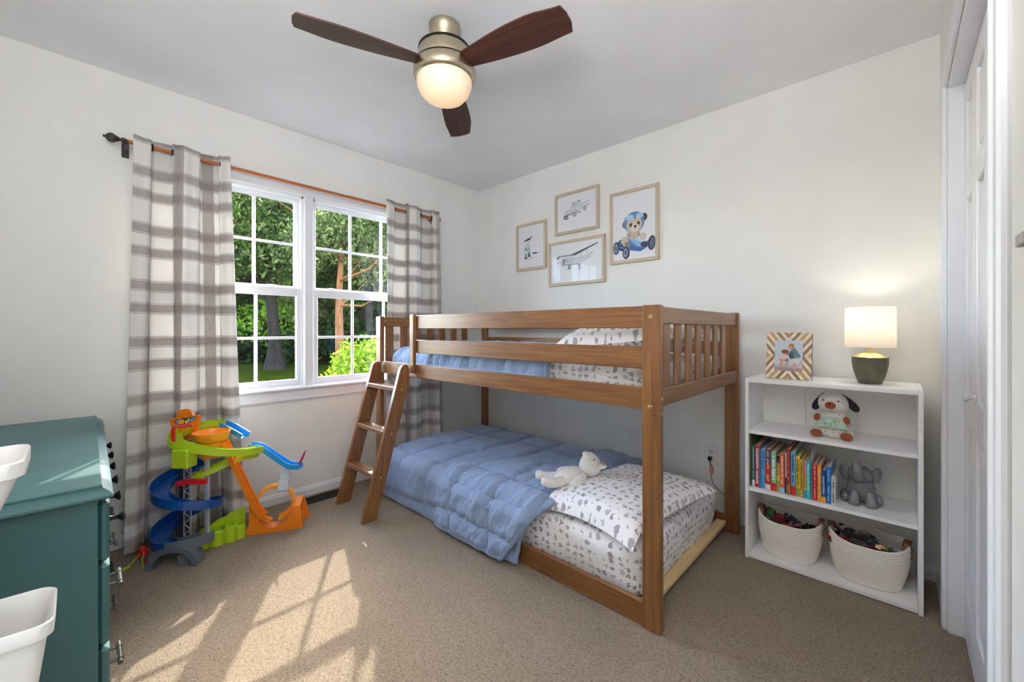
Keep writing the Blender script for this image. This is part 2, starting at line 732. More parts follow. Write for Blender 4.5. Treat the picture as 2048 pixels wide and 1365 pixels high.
mb = MB()
mb.grid(lambda u, v: (-0.14 + 3.34 * u, -3.2 + 3.34 * v, 0.0), 2, 2)
fl = struct(mb.build('floor', M_CARPET, smooth=0))
mb = MB()
mb.box(-0.14, RX + 0.14, FY - 0.14, 0.14, H, H + 0.1)
struct(mb.build('ceiling', M_CEIL, smooth=0))
sbox('wall_left', M_WALL, [(-0.14, 0, FY - 0.14, WY0, 0, H), (-0.14, 0, WY1, 0.14, 0, H), (-0.14, 0, WY0, WY1, 0, WZ0), (-0.14, 0, WY0, WY1, WZ1, H)])
sbox('wall_back', M_WALL, [(0, RX + 0.14, 0, 0.14, 0, H)])
sbox('wall_right', M_WALL, [(RX, RX + 0.115, KY1, 0, 0, H), (RX, RX + 0.115, KY0, KY1, KZ, H), (RX, RX + 0.115, DY1, KY0, 0, H),
                            (RX, RX + 0.115, DY0, DY1, 2.04, H), (RX, RX + 0.115, FY - 0.14, DY0, 0, H)])
sbox('wall_front', M_WALL, [(0, RX, FY - 0.14, FY, 0, H)])
# closet box and hallway shell beyond the openings
sbox('wall_closet', M_WALL, [(3.75, 3.8, -1.6, 0.0, 0, H), (RX + 0.115, 3.8, 0.0, 0.05, 0, H), (RX + 0.115, 3.8, -1.75, -1.70, 0, H)])
sbox('wall_hall', M_WALL, [(4.4, 4.5, -4.2, -1.75, 0, H), (RX + 0.14, 4.5, -4.3, -4.2, 0, H), (3.8, 4.5, -1.75, -1.65, 0, H)])
sbox('ceiling_hall', M_CEIL, [(RX + 0.14, 4.5, -4.3, 0.05, H + 0.001, H + 0.1)])
mb = MB()
mb.grid(lambda u, v: (RX + 0.14 + 1.36 * u, -4.3 + 4.4 * v, 0.0), 2, 2)
struct(mb.build('floor_hall', M_CARPET, smooth=0))

# baseboards
BP = [(0, 0), (0.013, 0), (0.013, 0.042), (0.009, 0.05), (0.007, 0.060), (0.0, 0.064)]


def baseboard(name, p0, p1, nrm):
    mb = MB()
    p0, p1, nrm = Vector(p0), Vector(p1), Vector(nrm)
    vs = [p + nrm * a + Vector((0, 0, b)) for p in (p0, p1) for a, b in BP]
    n = len(BP)
    fs = [(i, (i + 1) % n, (i + 1) % n + n, i + n) for i in range(n)] + [list(range(n)), list(range(n, 2 * n))]
    mb.add(vs, fs)
    return struct(mb.build(name, M_TRIM, smooth=20))


baseboard('baseboard_left', (0, FY, 0), (0, 0, 0), (1, 0, 0))
baseboard('baseboard_back', (0, 0, 0), (RX, 0, 0), (0, -1, 0))
baseboard('baseboard_front', (0, FY, 0), (RX, FY, 0), (0, 1, 0))
baseboard('baseboard_right', (RX, -0.34, 0), (RX, 0, 0), (-1, 0, 0))

# ---------------------------------------------------------------- window: two double-hung units
def window_unit(name, y0, y1, panes_from):
    root = bpy.data.objects.new(name, None)
    C.objects.link(root)
    root.location = (0, (y0 + y1) / 2, WZ0)
    ORI[root.name] = Vector(root.location)
    struct(root)
    mb = MB()       # jamb liner
    mb.box(-0.12, -0.004, y0, y0 + 0.012, WZ0, WZ1)
    mb.box(-0.12, -0.004, y1 - 0.012, y1, WZ0, WZ1)
    mb.box(-0.12, -0.004, y0, y1, WZ1 - 0.012, WZ1)
    mb.box(-0.12, 0.0, y0, y1, WZ0, WZ0 + 0.012)
    mb.build('window_frame', M_SASH, root, smooth=0)
    for nm, xa, xb, za, zb, rb, rt in (('lower_sash', -0.045, -0.015, WZ0 + 0.012, 1.402, 0.036, 0.055), ('upper_sash', -0.085, -0.055, 1.372, WZ1 - 0.012, 0.046, 0.028)):
        st = 0.026
        mb = MB()
        a0, a1 = y0 + 0.012, y1 - 0.012
        mb.box(xa, xb, a0, a0 + st, za, zb, 0.003)
        mb.box(xa, xb, a1 - st, a1, za, zb, 0.003)
        mb.box(xa, xb, a0 + st, a1 - st, za, za + rb, 0.003)
        mb.box(xa, xb, a0 + st, a1 - st, zb - rt, zb, 0.003)
        sash = mb.build(nm, M_SASH, root, smooth=30)
        g0, g1, gz0, gz1 = a0 + st, a1 - st, za + rb, zb - rt
        xm = (xa + xb) / 2
        for q in (1, 2):
            yy = g0 + (g1 - g0) * q / 3
            MB().box(xm - 0.009, xm + 0.009, yy - 0.009, yy + 0.009, gz0, gz1, 0.004).build('muntin', M_SASH, sash, smooth=30)
        zz = (gz0 + gz1) / 2
        MB().box(xm - 0.0085, xm + 0.0085, g0, g1, zz - 0.009, zz + 0.009, 0.004).build('muntin', M_SASH, sash, smooth=30)
        # one glazing sheet per light between the muntins
        for q in range(3):
            for r in range(2):
                ya = g0 + (g1 - g0) * q / 3
                yb = g0 + (g1 - g0) * (q + 1) / 3
                zc, zd = (gz0, zz) if r == 0 else (zz, gz1)
                p = MB()
                p.add([(xm, ya, zc), (xm, yb, zc), (xm, yb, zd), (xm, ya, zd)], [(0, 1, 2, 3)])
                p.build('pane', M_GLASS, sash, smooth=0)
        if nm == 'lower_sash':
            yc = (a0 + a1) / 2 + (0.12 if panes_from else 0.02)
            for yy in (y0 + 0.60, ) if not panes_from else (y0 + 0.135,):
                l = MB()
                l.lathe([(0.016, 0), (0.016, 0.006), (0.011, 0.011), (0, 0.012)], 14, Matrix.Translation((-0.032, yy, zb)))
                l.box(-0.046, -0.022, yy - 0.03, yy + 0.03, zb, zb + 0.004, 0.001)
                l.tube([(-0.03, yy - 0.03, zb + 0.008), (-0.025, yy, zb + 0.013), (-0.03, yy + 0.034, zb + 0.008)], 0.0045, 8)
                l.build('sash_lock', M_SASH, root, smooth=40)
    return root


window_unit('window_1', WY0, -1.578, 0)
window_unit('window_2', -1.515, WY1, 1)
# mullion, casing, stool and apron
sbox('trim_1', M_TRIM, [(-0.12, 0.004, -1.5785, -1.5145, WZ0, WZ1), (-0.0, 0.014, -1.575, -1.518, WZ0, WZ1 + 0.004)], 0.003)
sbox('trim_2', M_TRIM, [(0, 0.014, WY0 - 0.062, WY1 + 0.062, WZ1 + 0.004, WZ1 + 0.066), (0.0, 0.02, WY0 - 0.066, WY1 + 0.066, WZ1 + 0.045, WZ1 + 0.066),
                        (0, 0.014, WY0 - 0.062, WY0, WZ0, WZ1 + 0.004), (0, 0.014, WY1, WY1 + 0.062, WZ0, WZ1 + 0.004)], 0.004)
sbox('trim_3', M_TRIM, [(-0.01, 0.040, WY0 - 0.08, WY1 + 0.08, WZ0 - 0.018, WZ0 + 0.002)], 0.006)
sbox('trim_4', M_TRIM, [(0, 0.014, WY0 - 0.062, WY1 + 0.062, WZ0 - 0.092, WZ0 - 0.018), (0, 0.018, WY0 - 0.062, WY1 + 0.062, WZ0 - 0.085, WZ0 - 0.070)], 0.004)

# ---------------------------------------------------------------- closet opening with four bifold leaves
sbox('trim_5', M_TRIM, [(RX - 0.017, RX, KY1, KY1 + 0.068, 0, KZ + 0.055), (RX - 0.010, RX, KY1 - 0.004, KY1 + 0.02, 0, KZ + 0.02),
                        (RX - 0.017, RX, KY0 - 0.10, KY0, 0, KZ + 0.055), (RX - 0.022, RX, KY0 - 0.065, KY0 - 0.05, 0, KZ + 0.055),
                        (RX - 0.017, RX, KY0, KY1, KZ, KZ + 0.055)], 0.005)
sbox('trim_6', M_TRIM, [(RX - 0.002, RX + 0.115, KY1 - 0.012, KY1, 0, KZ), (RX - 0.002, RX + 0.115, KY0, KY0 + 0.012, 0, KZ), (RX - 0.002, RX + 0.115, KY0, KY1, KZ - 0.012, KZ)], 0.002)


def bifold(i, y1, y0, knob):
    root = bpy.data.objects.new('door_%d' % i, None)
    C.objects.link(root)
    xf = 3.098
    root.location = (xf, (y0 + y1) / 2, 0.012)
    ORI[root.name] = Vector(root.location)
    struct(root)
    z0, z1 = 0.012, KZ - 0.026
    a, b = y0 + 0.002, y1 - 0.002
    st = 0.055
    rails = [(z0, z0 + 0.17), (0.78, 0.90), (1.58, 1.66), (z1 - 0.075, z1)]
    mb = MB()
    mb.box(xf, xf + 0.033, a, a + st, z0, z1, 0.003)
    mb.box(xf, xf + 0.033, b - st, b, z0, z1, 0.003)
    for r0, r1 in rails:
        mb.box(xf, xf + 0.033, a + st, b - st, r0, r1, 0.003)
    mb.build('door_frame', M_DOOR, root, smooth=30)
    for (r0, r1), (s0, s1) in zip(rails, rails[1:]):
        p = MB()
        p.box(xf + 0.012, xf + 0.026, a + st - 0.002, b - st + 0.002, r1 - 0.002, s0 + 0.002)
        p.box(xf + 0.004, xf + 0.014, a + st + 0.022, b - st - 0.022, r1 + 0.022, s0 - 0.022, 0.006)
        p.build('panel', M_DOOR, root, smooth=30)
    if knob:
        k = MB()
        M = Matrix.Translation((xf, knob, 0.915)) @ Matrix.Rotation(RAD(-90), 4, 'Y')
        k.lathe([(0.010, 0), (0.007, 0.008), (0.008, 0.013), (0.0155, 0.018), (0.017, 0.023), (0.012, 0.028), (0, 0.029)], 18, M)
        k.build('knob', M_DOOR, root, smooth=50)


w4 = (KY1 - KY0 - 0.024) / 4
for i in range(4):
    ya = KY1 - 0.012 - w4 * i
    bifold(i + 1, ya, ya - w4, {1: ya - 0.05}.get(i))

# ================================================================ CEILING FAN
FX, FYc = 1.488, -1.536
fan = thing('ceiling_fan', 'three-bladed ceiling fan with dark walnut blades, brushed metal housing and lit bowl', 'fan', (FX, FYc, H))
T = Matrix.Translation((FX, FYc, 0))
MB().lathe([(0.0, 2.44), (0.068, 2.44), (0.068, 2.425), (0.064, 2.415), (0.056, 2.39), (0.050, 2.365), (0.046, 2.352), (0.040, 2.345), (0, 2.345)], 40, T).build('canopy', BRASS, fan, smooth=40)
MB().lathe([(0, 2.350), (0.06, 2.348), (0.098, 2.342), (0.108, 2.336), (0.110, 2.330), (0.114, 2.300), (0.118, 2.274), (0.116, 2.268), (0, 2.268)], 48, T).build('motor_housing', BRASS, fan, smooth=40)
MB().lathe([(0.100, 2.345), (0.1115, 2.338), (0.1125, 2.331), (0.106, 2.329)], 48, T).build('ring', BLACK, fan, smooth=40)
MB().lathe([(0.112, 2.275), (0.1235, 2.270), (0.1245, 2.263), (0.11, 2.258)], 48, T).build('ring', BLACK, fan, smooth=40)
lk = MB().lathe([(0, 2.266), (0.124, 2.264), (0.129, 2.254), (0.134, 2.238), (0.134, 2.224), (0.129, 2.211), (0.120, 2.204), (0.112, 2.204)], 48, T).build('light_kit', BRASS, fan, smooth=50)
M_BOWL = emit_mat('lit_opal_glass', (255, 206, 146), 1.0, (226, 212, 192))
nt = M_BOWL.node_tree
# the bulb behind the opal glass: brighter towards the bottom of the bowl
sp = nt.nodes.new('ShaderNodeSeparateXYZ')
nt.links.new(coords(nt), sp.inputs[0])
mr = nt.nodes.new('ShaderNodeMapRange')
mr.inputs[1].default_value = -0.235
mr.inputs[2].default_value = -0.335
mr.inputs[3].default_value = 0.13
mr.inputs[4].default_value = 0.40
nt.links.new(sp.outputs[2], mr.inputs[0])
nt.links.new(mr.outputs[0], nt.nodes['Principled BSDF'].inputs['Emission Strength'])
MB().lathe([(0.1175, 2.207), (0.1185, 2.196), (0.116, 2.178), (0.106, 2.153), (0.086, 2.130), (0.055, 2.115), (0.025, 2.109), (0, 2.108)], 48, T).build('glass_bowl', M_BOWL, fan, smooth=60)


def blade(ang):
    L0, L1 = 0.105, 0.575
    top, bot = [], []
    n = 14
    for i in range(n + 1):
        t = i / n
        x = L0 + (L1 - L0) * t
        wl_ = 0.040 + 0.030 * sin(pi * min(1, t * 1.15) * 0.62) ** 1.0
        wr_ = 0.036 + 0.034 * sin(pi * min(1, t * 1.1) * 0.66)
        top.append((x, wl_ * (1 - 0.10 * max(0, t - .75) / .25)))
        bot.append((x, -wr_ * (1 - 0.22 * max(0, t - .75) / .25)))
    tip = [(L1 + 0.012, top[-1][1] * 0.4), (L1 + 0.010, bot[-1][1] * 0.4)]
    poly = bot + tip[::-1] + top[::-1]
    M = Matrix.Translation((FX, FYc, 2.262)) @ Matrix.Rotation(ang, 4, 'Z') @ Matrix.Rotation(RAD(1.6), 4, 'Y') @ Matrix.Rotation(RAD(-11), 4, 'X')
    b = MB()
    b.prism(poly, -0.003, 0.003)
    o = b.build('blade', BLADE, None, smooth=20)
    o.parent = fan
    o.matrix_parent_inverse = Matrix.Translation((FX, FYc, H)).inverted()
    o.matrix_world = M
    o.matrix_basis = M
    return o


for a in (11, 133, 254):
    blade(RAD(a))

# ================================================================ WINDOW DRESSING
rod = thing('curtain_rod', 'copper-brown wooden curtain rod with dark turned finial above the window', 'curtain rod', (0.09, -1.5, 2.06))


def rodz(y):
    return 2.074 + (y + 2.43) * (2.053 - 2.074) / 1.88


MB().cyl((0.09, -2.462, rodz(-2.462)), (0.09, -1.30, rodz(-1.30)), 0.0105, n=16).build('rod', RODW, rod)
MB().cyl((0.09, -1.31, rodz(-1.31)), (0.09, -0.53, rodz(-0.53)), 0.0125, n=16).build('rod', RODW, rod)
f = MB()
M = Matrix.Translation((0.09, -2.462, rodz(-2.462))) @ Matrix.Rotation(RAD(90), 4, 'X') @ Matrix.Scale(0.70, 4)
f.lathe([(0.013, -0.02), (0.015, -0.005), (0.019, 0.006), (0.019, 0.014), (0.012, 0.020), (0.011, 0.026), (0.016, 0.031), (0.022, 0.045), (0.030, 0.058), (0.033, 0.068), (0.031, 0.080),
         (0.022, 0.092), (0.014, 0.098), (0.007, 0.101), (0.009, 0.105), (0.009, 0.110), (0.003, 0.114), (0, 0.114)], 20, M)
f.build('finial', PEWTER, rod, smooth=50)
f = MB()
M = Matrix.Translation((0.09, -0.535, rodz(-0.535))) @ Matrix.Rotation(RAD(-90), 4, 'X')
f.lathe([(0.0, 0), (0.016, 0), (0.022, 0.006), (0.022, 0.014), (0.014, 0.022), (0, 0.023)], 20, M)
f.build('end_cap', RODW, rod, smooth=50)
for yb in (-2.455, -0.60):
    b = MB()
    z = rodz(yb)
    b.box(0.0, 0.006, yb - 0.014, yb + 0.014, z - 0.06, z + 0.02, 0.002)
    b.box(0.004, 0.088, yb - 0.006, yb + 0.006, z - 0.022, z - 0.012, 0.002)
    b.tube([(0.09 + 0.015 * cos(a), yb, z + 0.015 * sin(a)) for a in [RAD(x) for x in range(180, 361, 20)]], 0.005, 8)
    b.box(0.084, 0.098, yb - 0.008, yb + 0.008, z - 0.045, z - 0.014, 0.002)
    b.build('bracket', PEWTER, rod, smooth=40)


def curtain(label, y0, y1, yb0, yb1, n, ph, seed, zb=0.02):
    Z0, Z1 = zb, 2.115
    rnd = random.Random(seed)
    offs = [rnd.uniform(-1, 1) for _ in range(40)]
    NU, NV = 220, 44

    def amp(t):
        k = t * n
        k = k * 1.7
        i = int(k) % 38
        f_ = k - int(k)
        return 0.95 + 0.55 * (offs[i] * (1 - f_) + offs[i + 1] * f_)

    def pos(t, v):
        z = Z0 + (Z1 - Z0) * v
        w = 1 - v
        t0 = t
        t = t + 0.034 * sin(2 * pi * (1.6 * t + 0.13 * seed)) * (1 - abs(2 * t - 1) ** 3) + 0.012 * sin(2 * pi * (3.7 * t + seed))* (1 - abs(2 * t - 1) ** 3)
        A = (0.046 + 0.018 * w * (1 if w < .9 else 1.3)) * amp(min(max(t, 0), 1))
        ya = y0 + (yb0 - y0) * w ** 1.2
        yb = y1 + (yb1 - y1) * w ** 1.2
        ph2 = 2 * pi * n * t + ph + 0.5 * w * sin(5 * t + seed)
        pl = 0.30 * cos(4 * ph2 + 1.1 * seed) + 0.22 * sin(7 * ph2 + seed + 2 * w)
        X = 0.088 - A * (cos(ph2) + pl * (0.75 + 0.45 * w) * (0.5 - 0.5 * cos(ph2))) + 0.010 * w * sin(17 * t + seed)
        X = max(0.047, X)
        Y = ya + (yb - ya) * t + 0.030 * sin(2 * ph2) * (1 - .3 * w) + 0.01 * w * sin(9 * t + 2 * seed)
        zz = z + (0.010 * sin(ph2 * 1.0 + 1) * v ** 8)
        if v < 0.05:
            X += 0.02 * (0.05 - v) / 0.05
        return Vector((X, Y, zz))
    ucum = [0.0]
    prev = pos(0, .9)
    for i in range(1, NU + 1):
        p = pos(i / NU, .9)
        ucum.append(ucum[-1] + (p - prev).length)
        prev = p
    mb = MB()
    mb.grid(lambda u, v: pos(u, v), NU, NV, uvf=lambda u, v: (ucum[int(round(u * NU))], v * (Z1 - Z0)))
    root = thing('curtain', label, 'curtain', (0.09, (y0 + y1) / 2, 0.0), 'plaid curtain panels')
    mb.build('cloth', M_PLAID, root, smooth=70, solid=0.0025)
    # grommets where the cloth crosses the rod
    last = None
    for i in range(NU + 1):
        c = cos(2 * pi * n * i / NU + ph)
        if last is not None and last * c < 0:
            p = pos(i / NU, (rodz(-1.5) - Z0) / (Z1 - Z0))
            g = MB()
            g.tube([(0.09 + 0.021 * cos(a), p.y + 0.008 * cos(a) * (1 if last < 0 else -1), rodz(p.y) - 0.004 + 0.021 * sin(a)) for a in [2 * pi * k / 20 for k in range(20)]], 0.0045, 8, closed=True)
            g.build('grommet', BLACK, root, smooth=60)
        last = c
    return root


curtain('plaid grommet curtain hanging left of the window behind the toy track', -2.425, -2.02, -2.465, -1.985, 2, 3.0, 3)
curtain('plaid grommet curtain hanging right of the window behind the bunk ladder', -1.025, -0.545, -1.05, -0.54, 2, 3.0, 8)

# ================================================================ BUNK BED
bed = thing('bunk_bed', 'low brown wooden bunk bed frame with slatted ends along the picture wall', 'bunk bed', (1.25, -0.65, 0))
BX0, BX1 = 0.219, 2.288
BZ = 1.217


def board(name, x0, x1, y0, y1, z0, z1, mat, parent=bed, b=0.003):
    return MB().box(x0, x1, y0, y1, z0, z1, b).build(name, mat, parent, smooth=30)


# posts
for x0, x1 in ((BX0, BX0 + 0.062), (2.218, BX1)):
    board('post', x0, x1, -1.170, -1.138, 0.0, BZ, WZ)
    board('post', x0, x1, -0.157, -0.125, 0.0, BZ, WZ)
# long rails, front and back
for y0, y1, front in ((-1.163, -1.141, True), (-0.154, -0.132, False)):
    for z0, z1 in ((1.130, 1.214), (0.976, 1.060)):
        board('guard_rail', 0.672 if front else BX0 + 0.06, 2.22, y0, y1, z0, z1, WX)
    board('side_rail', BX0 + 0.06, 2.22, y0, y1, 0.822, 0.905, WX)
    board('base_rail', BX0 + 0.06, 2.22, y0, y1, 0.002, 0.094, WX)
board('guard_post', 0.670, 0.713, -1.186, -1.163, 0.850, 1.219, WZ)
# end panels
for x0, x1, s in ((2.258, 2.280, 1), (BX0 + 0.008, BX0 + 0.030, -1)):
    board('end_rail', x0, x1, -1.140, -0.155, 1.146, 1.211, WY)
    board('end_rail', x0, x1, -1.140, -0.155, 0.836, 0.900, WY)
    for i in range(7):
        ya = -1.107 + 0.1178 * i
        board('slat', x0 + 0.005, x1 - 0.005, ya, ya + 0.064, 0.898, 1.148, WZ, b=0.004)
board('end_rail', BX0 + 0.008, BX0 + 0.030, -1.140, -0.155, 0.012, 0.08, WY)
# natural wood support slats below the mattresses
for i in range(8):
    xa = 0.34 + 0.2625 * i
    board('support_slat', xa, xa + (0.05 if i == 7 else 0.07), -1.136, -0.160, 0.040, 0.062, NAT)
    board('support_slat', xa - 0.03, xa + 0.04, -1.141, -0.154, 0.835, 0.852, NAT)


def bolt(p, axis, r=0.0085):
    b = MB()
    M = Matrix.Translation(p) @ (Matrix.Rotation(RAD(90), 4, 'X') if axis == 'y' else Matrix.Rotation(RAD(90), 4, 'Y'))
    b.lathe([(r, -0.002), (r, 0.0012), (r * 0.8, 0.0026), (r * 0.45, 0.0026), (r * 0.35, 0.0005), (0, 0.0005)], 16, M)
    return b.build('bolt', BOLT, bed, smooth=40)


for z in (1.172, 0.835):
    bolt((2.2505, -1.1705, z), 'y')
for z in (0.868, 0.815):
    bolt((2.2885, -1.154, z), 'x', 0.007)
bolt((BX0 + 0.0315, -1.115, 1.183), 'x', 0.007)
bolt((0.250, -1.1705, 0.868), 'y', 0.007)

# ladder
lad = thing('bunk_ladder', 'brown wooden three-step ladder leaning on the foot of the bunk', 'ladder', (0.48, -1.45, 0))


def ladder_side(x0, x1, dy):
    # profile in (y, z); foot cut flush with the floor, rounded head resting on the rail
    pr = [(-1.485, 0.0), (-1.398, 0.0), (-1.1745, 0.80), (-1.1745, 0.872), (-1.183, 0.896), (-1.200, 0.906), (-1.222, 0.900), (-1.238, 0.880)]
    poly = [(y + dy, z) for y, z in pr]
    M = Matrix(((0, 0, 1, 0), (1, 0, 0, 0), (0, 1, 0, 0), (0, 0, 0, 1)))
    return MB().prism(poly, x0, x1, M).build('side_rail', WZ, lad, smooth=20)


ladder_side(0.278, 0.303, 0.0)
ladder_side(0.656, 0.681, -0.018)
for z in (0.765, 0.505, 0.258):
    y = -1.485 + (z / 0.88) * 0.247
    MB().box(0.302, 0.657, y - 0.006, y + 0.062, z - 0.028, z, 0.004).build('tread', WX, lad, smooth=30)
    for zz in (z - 0.014,):
        b = MB()
        b.lathe([(0.007, 0), (0.007, 0.002), (0.003, 0.0025), (0, 0.001)], 12, Matrix.Translation((0.681, y + 0.025, zz)) @ Matrix.Rotation(RAD(90), 4, 'Y'))
        b.build('bolt', BOLT, lad, smooth=40)


# ---------------------------------------------------------------- bedding
def fbm(x, y, z=0.0, o=3):
    return noise.fractal(Vector((x, y, z)), 1.0, 2.0, o)


def mattress(name, label, x0, x1, y0, y1, z0, z1, seed, r=0.05):
    """a fitted-sheet mattress: rounded box with puckers along its lower edge"""
    root = thing(name, label, 'mattress', ((x0 + x1) / 2, (y0 + y1) / 2, z0))
    cx, cy = (x0 + x1) / 2, (y0 + y1) / 2
    hx, hy, h = (x1 - x0) / 2, (y1 - y0) / 2, z1 - z0

    def ring(a):   # rounded rectangle perimeter point, a in 0..1
        L = [(2 * hx), (2 * hy), (2 * hx), (2 * hy)]
        s_ = a * sum(L)
        if s_ < L[0]:
            return (-hx + s_, -hy, 0, -1)
        s_ -= L[0]
        if s_ < L[1]:
            return (hx, -hy + s_, 1, 0)
        s_ -= L[1]
        if s_ < L[2]:
            return (hx - s_, hy, 0, 1)
        s_ -= L[2]
        return (-hx, hy - s_, -1, 0)
    mb = MB()
    NU, NS = 320, 14
    per = 4 * (hx + hy)

    def side(u, v):
        x, y, nx, ny = ring(u % 1.0)
        # round the vertical corners
        rc = 0.09
        px, py = x, y
        ax, ay = hx - abs(x), hy - abs(y)
        if ax < rc and ay < rc:
            ox, oy = (hx - rc) * (1 if x > 0 else -1), (hy - rc) * (1 if y > 0 else -1)
            d = Vector((x - ox, y - oy))
            d = d.normalized() * rc
            px, py = ox + d.x, oy + d.y
            nx, ny = d.x / rc, d.y / rc
        # v: 0 bottom .. .7 top of side .. 1 inward on top
        if v < 0.72:
            t = v / 0.72
            z = (h - r) * t
            ins = 0.02 * (1 - t) ** 2
        else:
            t = (v - 0.72) / 0.28
            z = h - r + r * sin(t * pi / 2)
            ins = r * (1 - cos(t * pi / 2))
        s_ = u * per
        w = 0.010 * fbm(s_ * 4, v * 2, seed) + 0.012 * (1 - min(1, v / 0.72)) * fbm(s_ * 14, v * 2.5, seed + 3)
        return Vector((cx + px - nx * (ins - w), cy + py - ny * (ins - w), z0 + z + 0.004 * fbm(s_ * 3, 1, seed)))

    def uvs(u, v):
        return (u * per, v * (h + r * 0.6))
    mb.grid(side, NU, NS, uvf=uvs)
    # top
    tops = [side(i / NU, 1.0) for i in range(NU)]

    def top(u, v):
        p = tops[int(round(u * NU)) % NU]
        c = Vector((cx, cy, z1))
        k = 1 - v
        X, Y = cx + (p.x - cx) * k, cy + (p.y - cy) * k
        return Vector((X, Y, z0 + h + 0.018 * (1 - k ** 4) + (0.006 * fbm(X * 4, Y * 4, seed) if v > 0 else 0) + (p.z - z0 - h) * k))
    mb.grid(top, NU, 16, uvf=lambda u, v: (top(u, v).x + 7, top(u, v).y))
    mb.build('fitted_sheet', M_DINO, root, smooth=60)
    b = MB().box(x0 + 0.05, x1 - 0.05, y0 + 0.05, y1 - 0.05, z0 + 0.004, z0 + 0.02).build('underside', M_DINO, root)
    return root


mattress('mattress', 'lower bunk mattress in white sheet printed with small grey animals', 0.32, 2.205, -1.130, -0.185, 0.064, 0.272, 1.0)
mattress('mattress', 'upper bunk mattress in white animal-print sheet behind the guard rails', 0.30, 2.215, -1.060, -0.175, 0.855, 0.985, 5.0, 0.045)


def pillow(name, label, cx, cy, z, w, d, th, rot, tilt=0.0, seed=0.0, drop=None, tx=0.0):
    root = thing(name, label, 'pillow', (cx, cy, z), local=True, rot=(tx, tilt, rot))

    def half(sgn):
        def f(u, v):
            a, b = 2 * u - 1, 2 * v - 1
            e = max(0.0, 1 - abs(a) ** 3.2) * max(0.0, 1 - abs(b) ** 3.2)
            t = e ** 0.5
            pin = 1 - 0.07 * (abs(a) ** 4) * (1 - b * b) * 0 - 0.06 * (1 - abs(b) ** 2) * abs(a) ** 6 - 0.06 * (1 - abs(a) ** 2) * abs(b) ** 6
            X, Y = a * w / 2 * pin, b * d / 2 * pin
            wr = 0.006 * fbm(X * 9, Y * 9, seed) + 0.004 * fbm(X * 24, Y * 24, seed)
            Z = sgn * th / 2 * t + wr * min(1, t * 2)
            if sgn < 0:
                Z *= 0.6
            if drop:
                Z += drop(X, Y)
            return Vector((X, Y, Z))
        return f
    mb = MB()
    mb.grid(half(1), 44, 44, uvf=lambda u, v: (u * w, v * d))
    mb.grid(half(-1), 44, 44, uvf=lambda u, v: (u * w + 3, v * d), flip=True)
    mb.build('pillowcase', M_DINO, root, smooth=75)
    return root


def pdrop(X, Y):
    e = max(0, -Y - 0.27)
    return -1.6 * e * e * 3 - 0.25 * max(0, -Y - 0.30)


pillow('pillow', 'plump animal-print pillow lying on the lower bunk beside the white plush bear', 1.985, -0.80, 0.335, 0.50, 0.72, 0.125, RAD(-7), seed=2.0, drop=pdrop)
pillow('pillow', 'animal-print pillow at the head of the upper bunk behind the rails', 1.975, -0.76, 1.062, 0.50, 0.70, 0.21, RAD(3), seed=9.0, tilt=RAD(-6))


def rounded(e, r):
    """overhang length e past an edge of radius r -> (outward, down)"""
    if e <= 0:
        return 0.0, 0.0
    q = r * pi / 2
    if e < q:
        a = e / r
        return r * sin(a), r * (1 - cos(a))
    return r, r + (e - q)


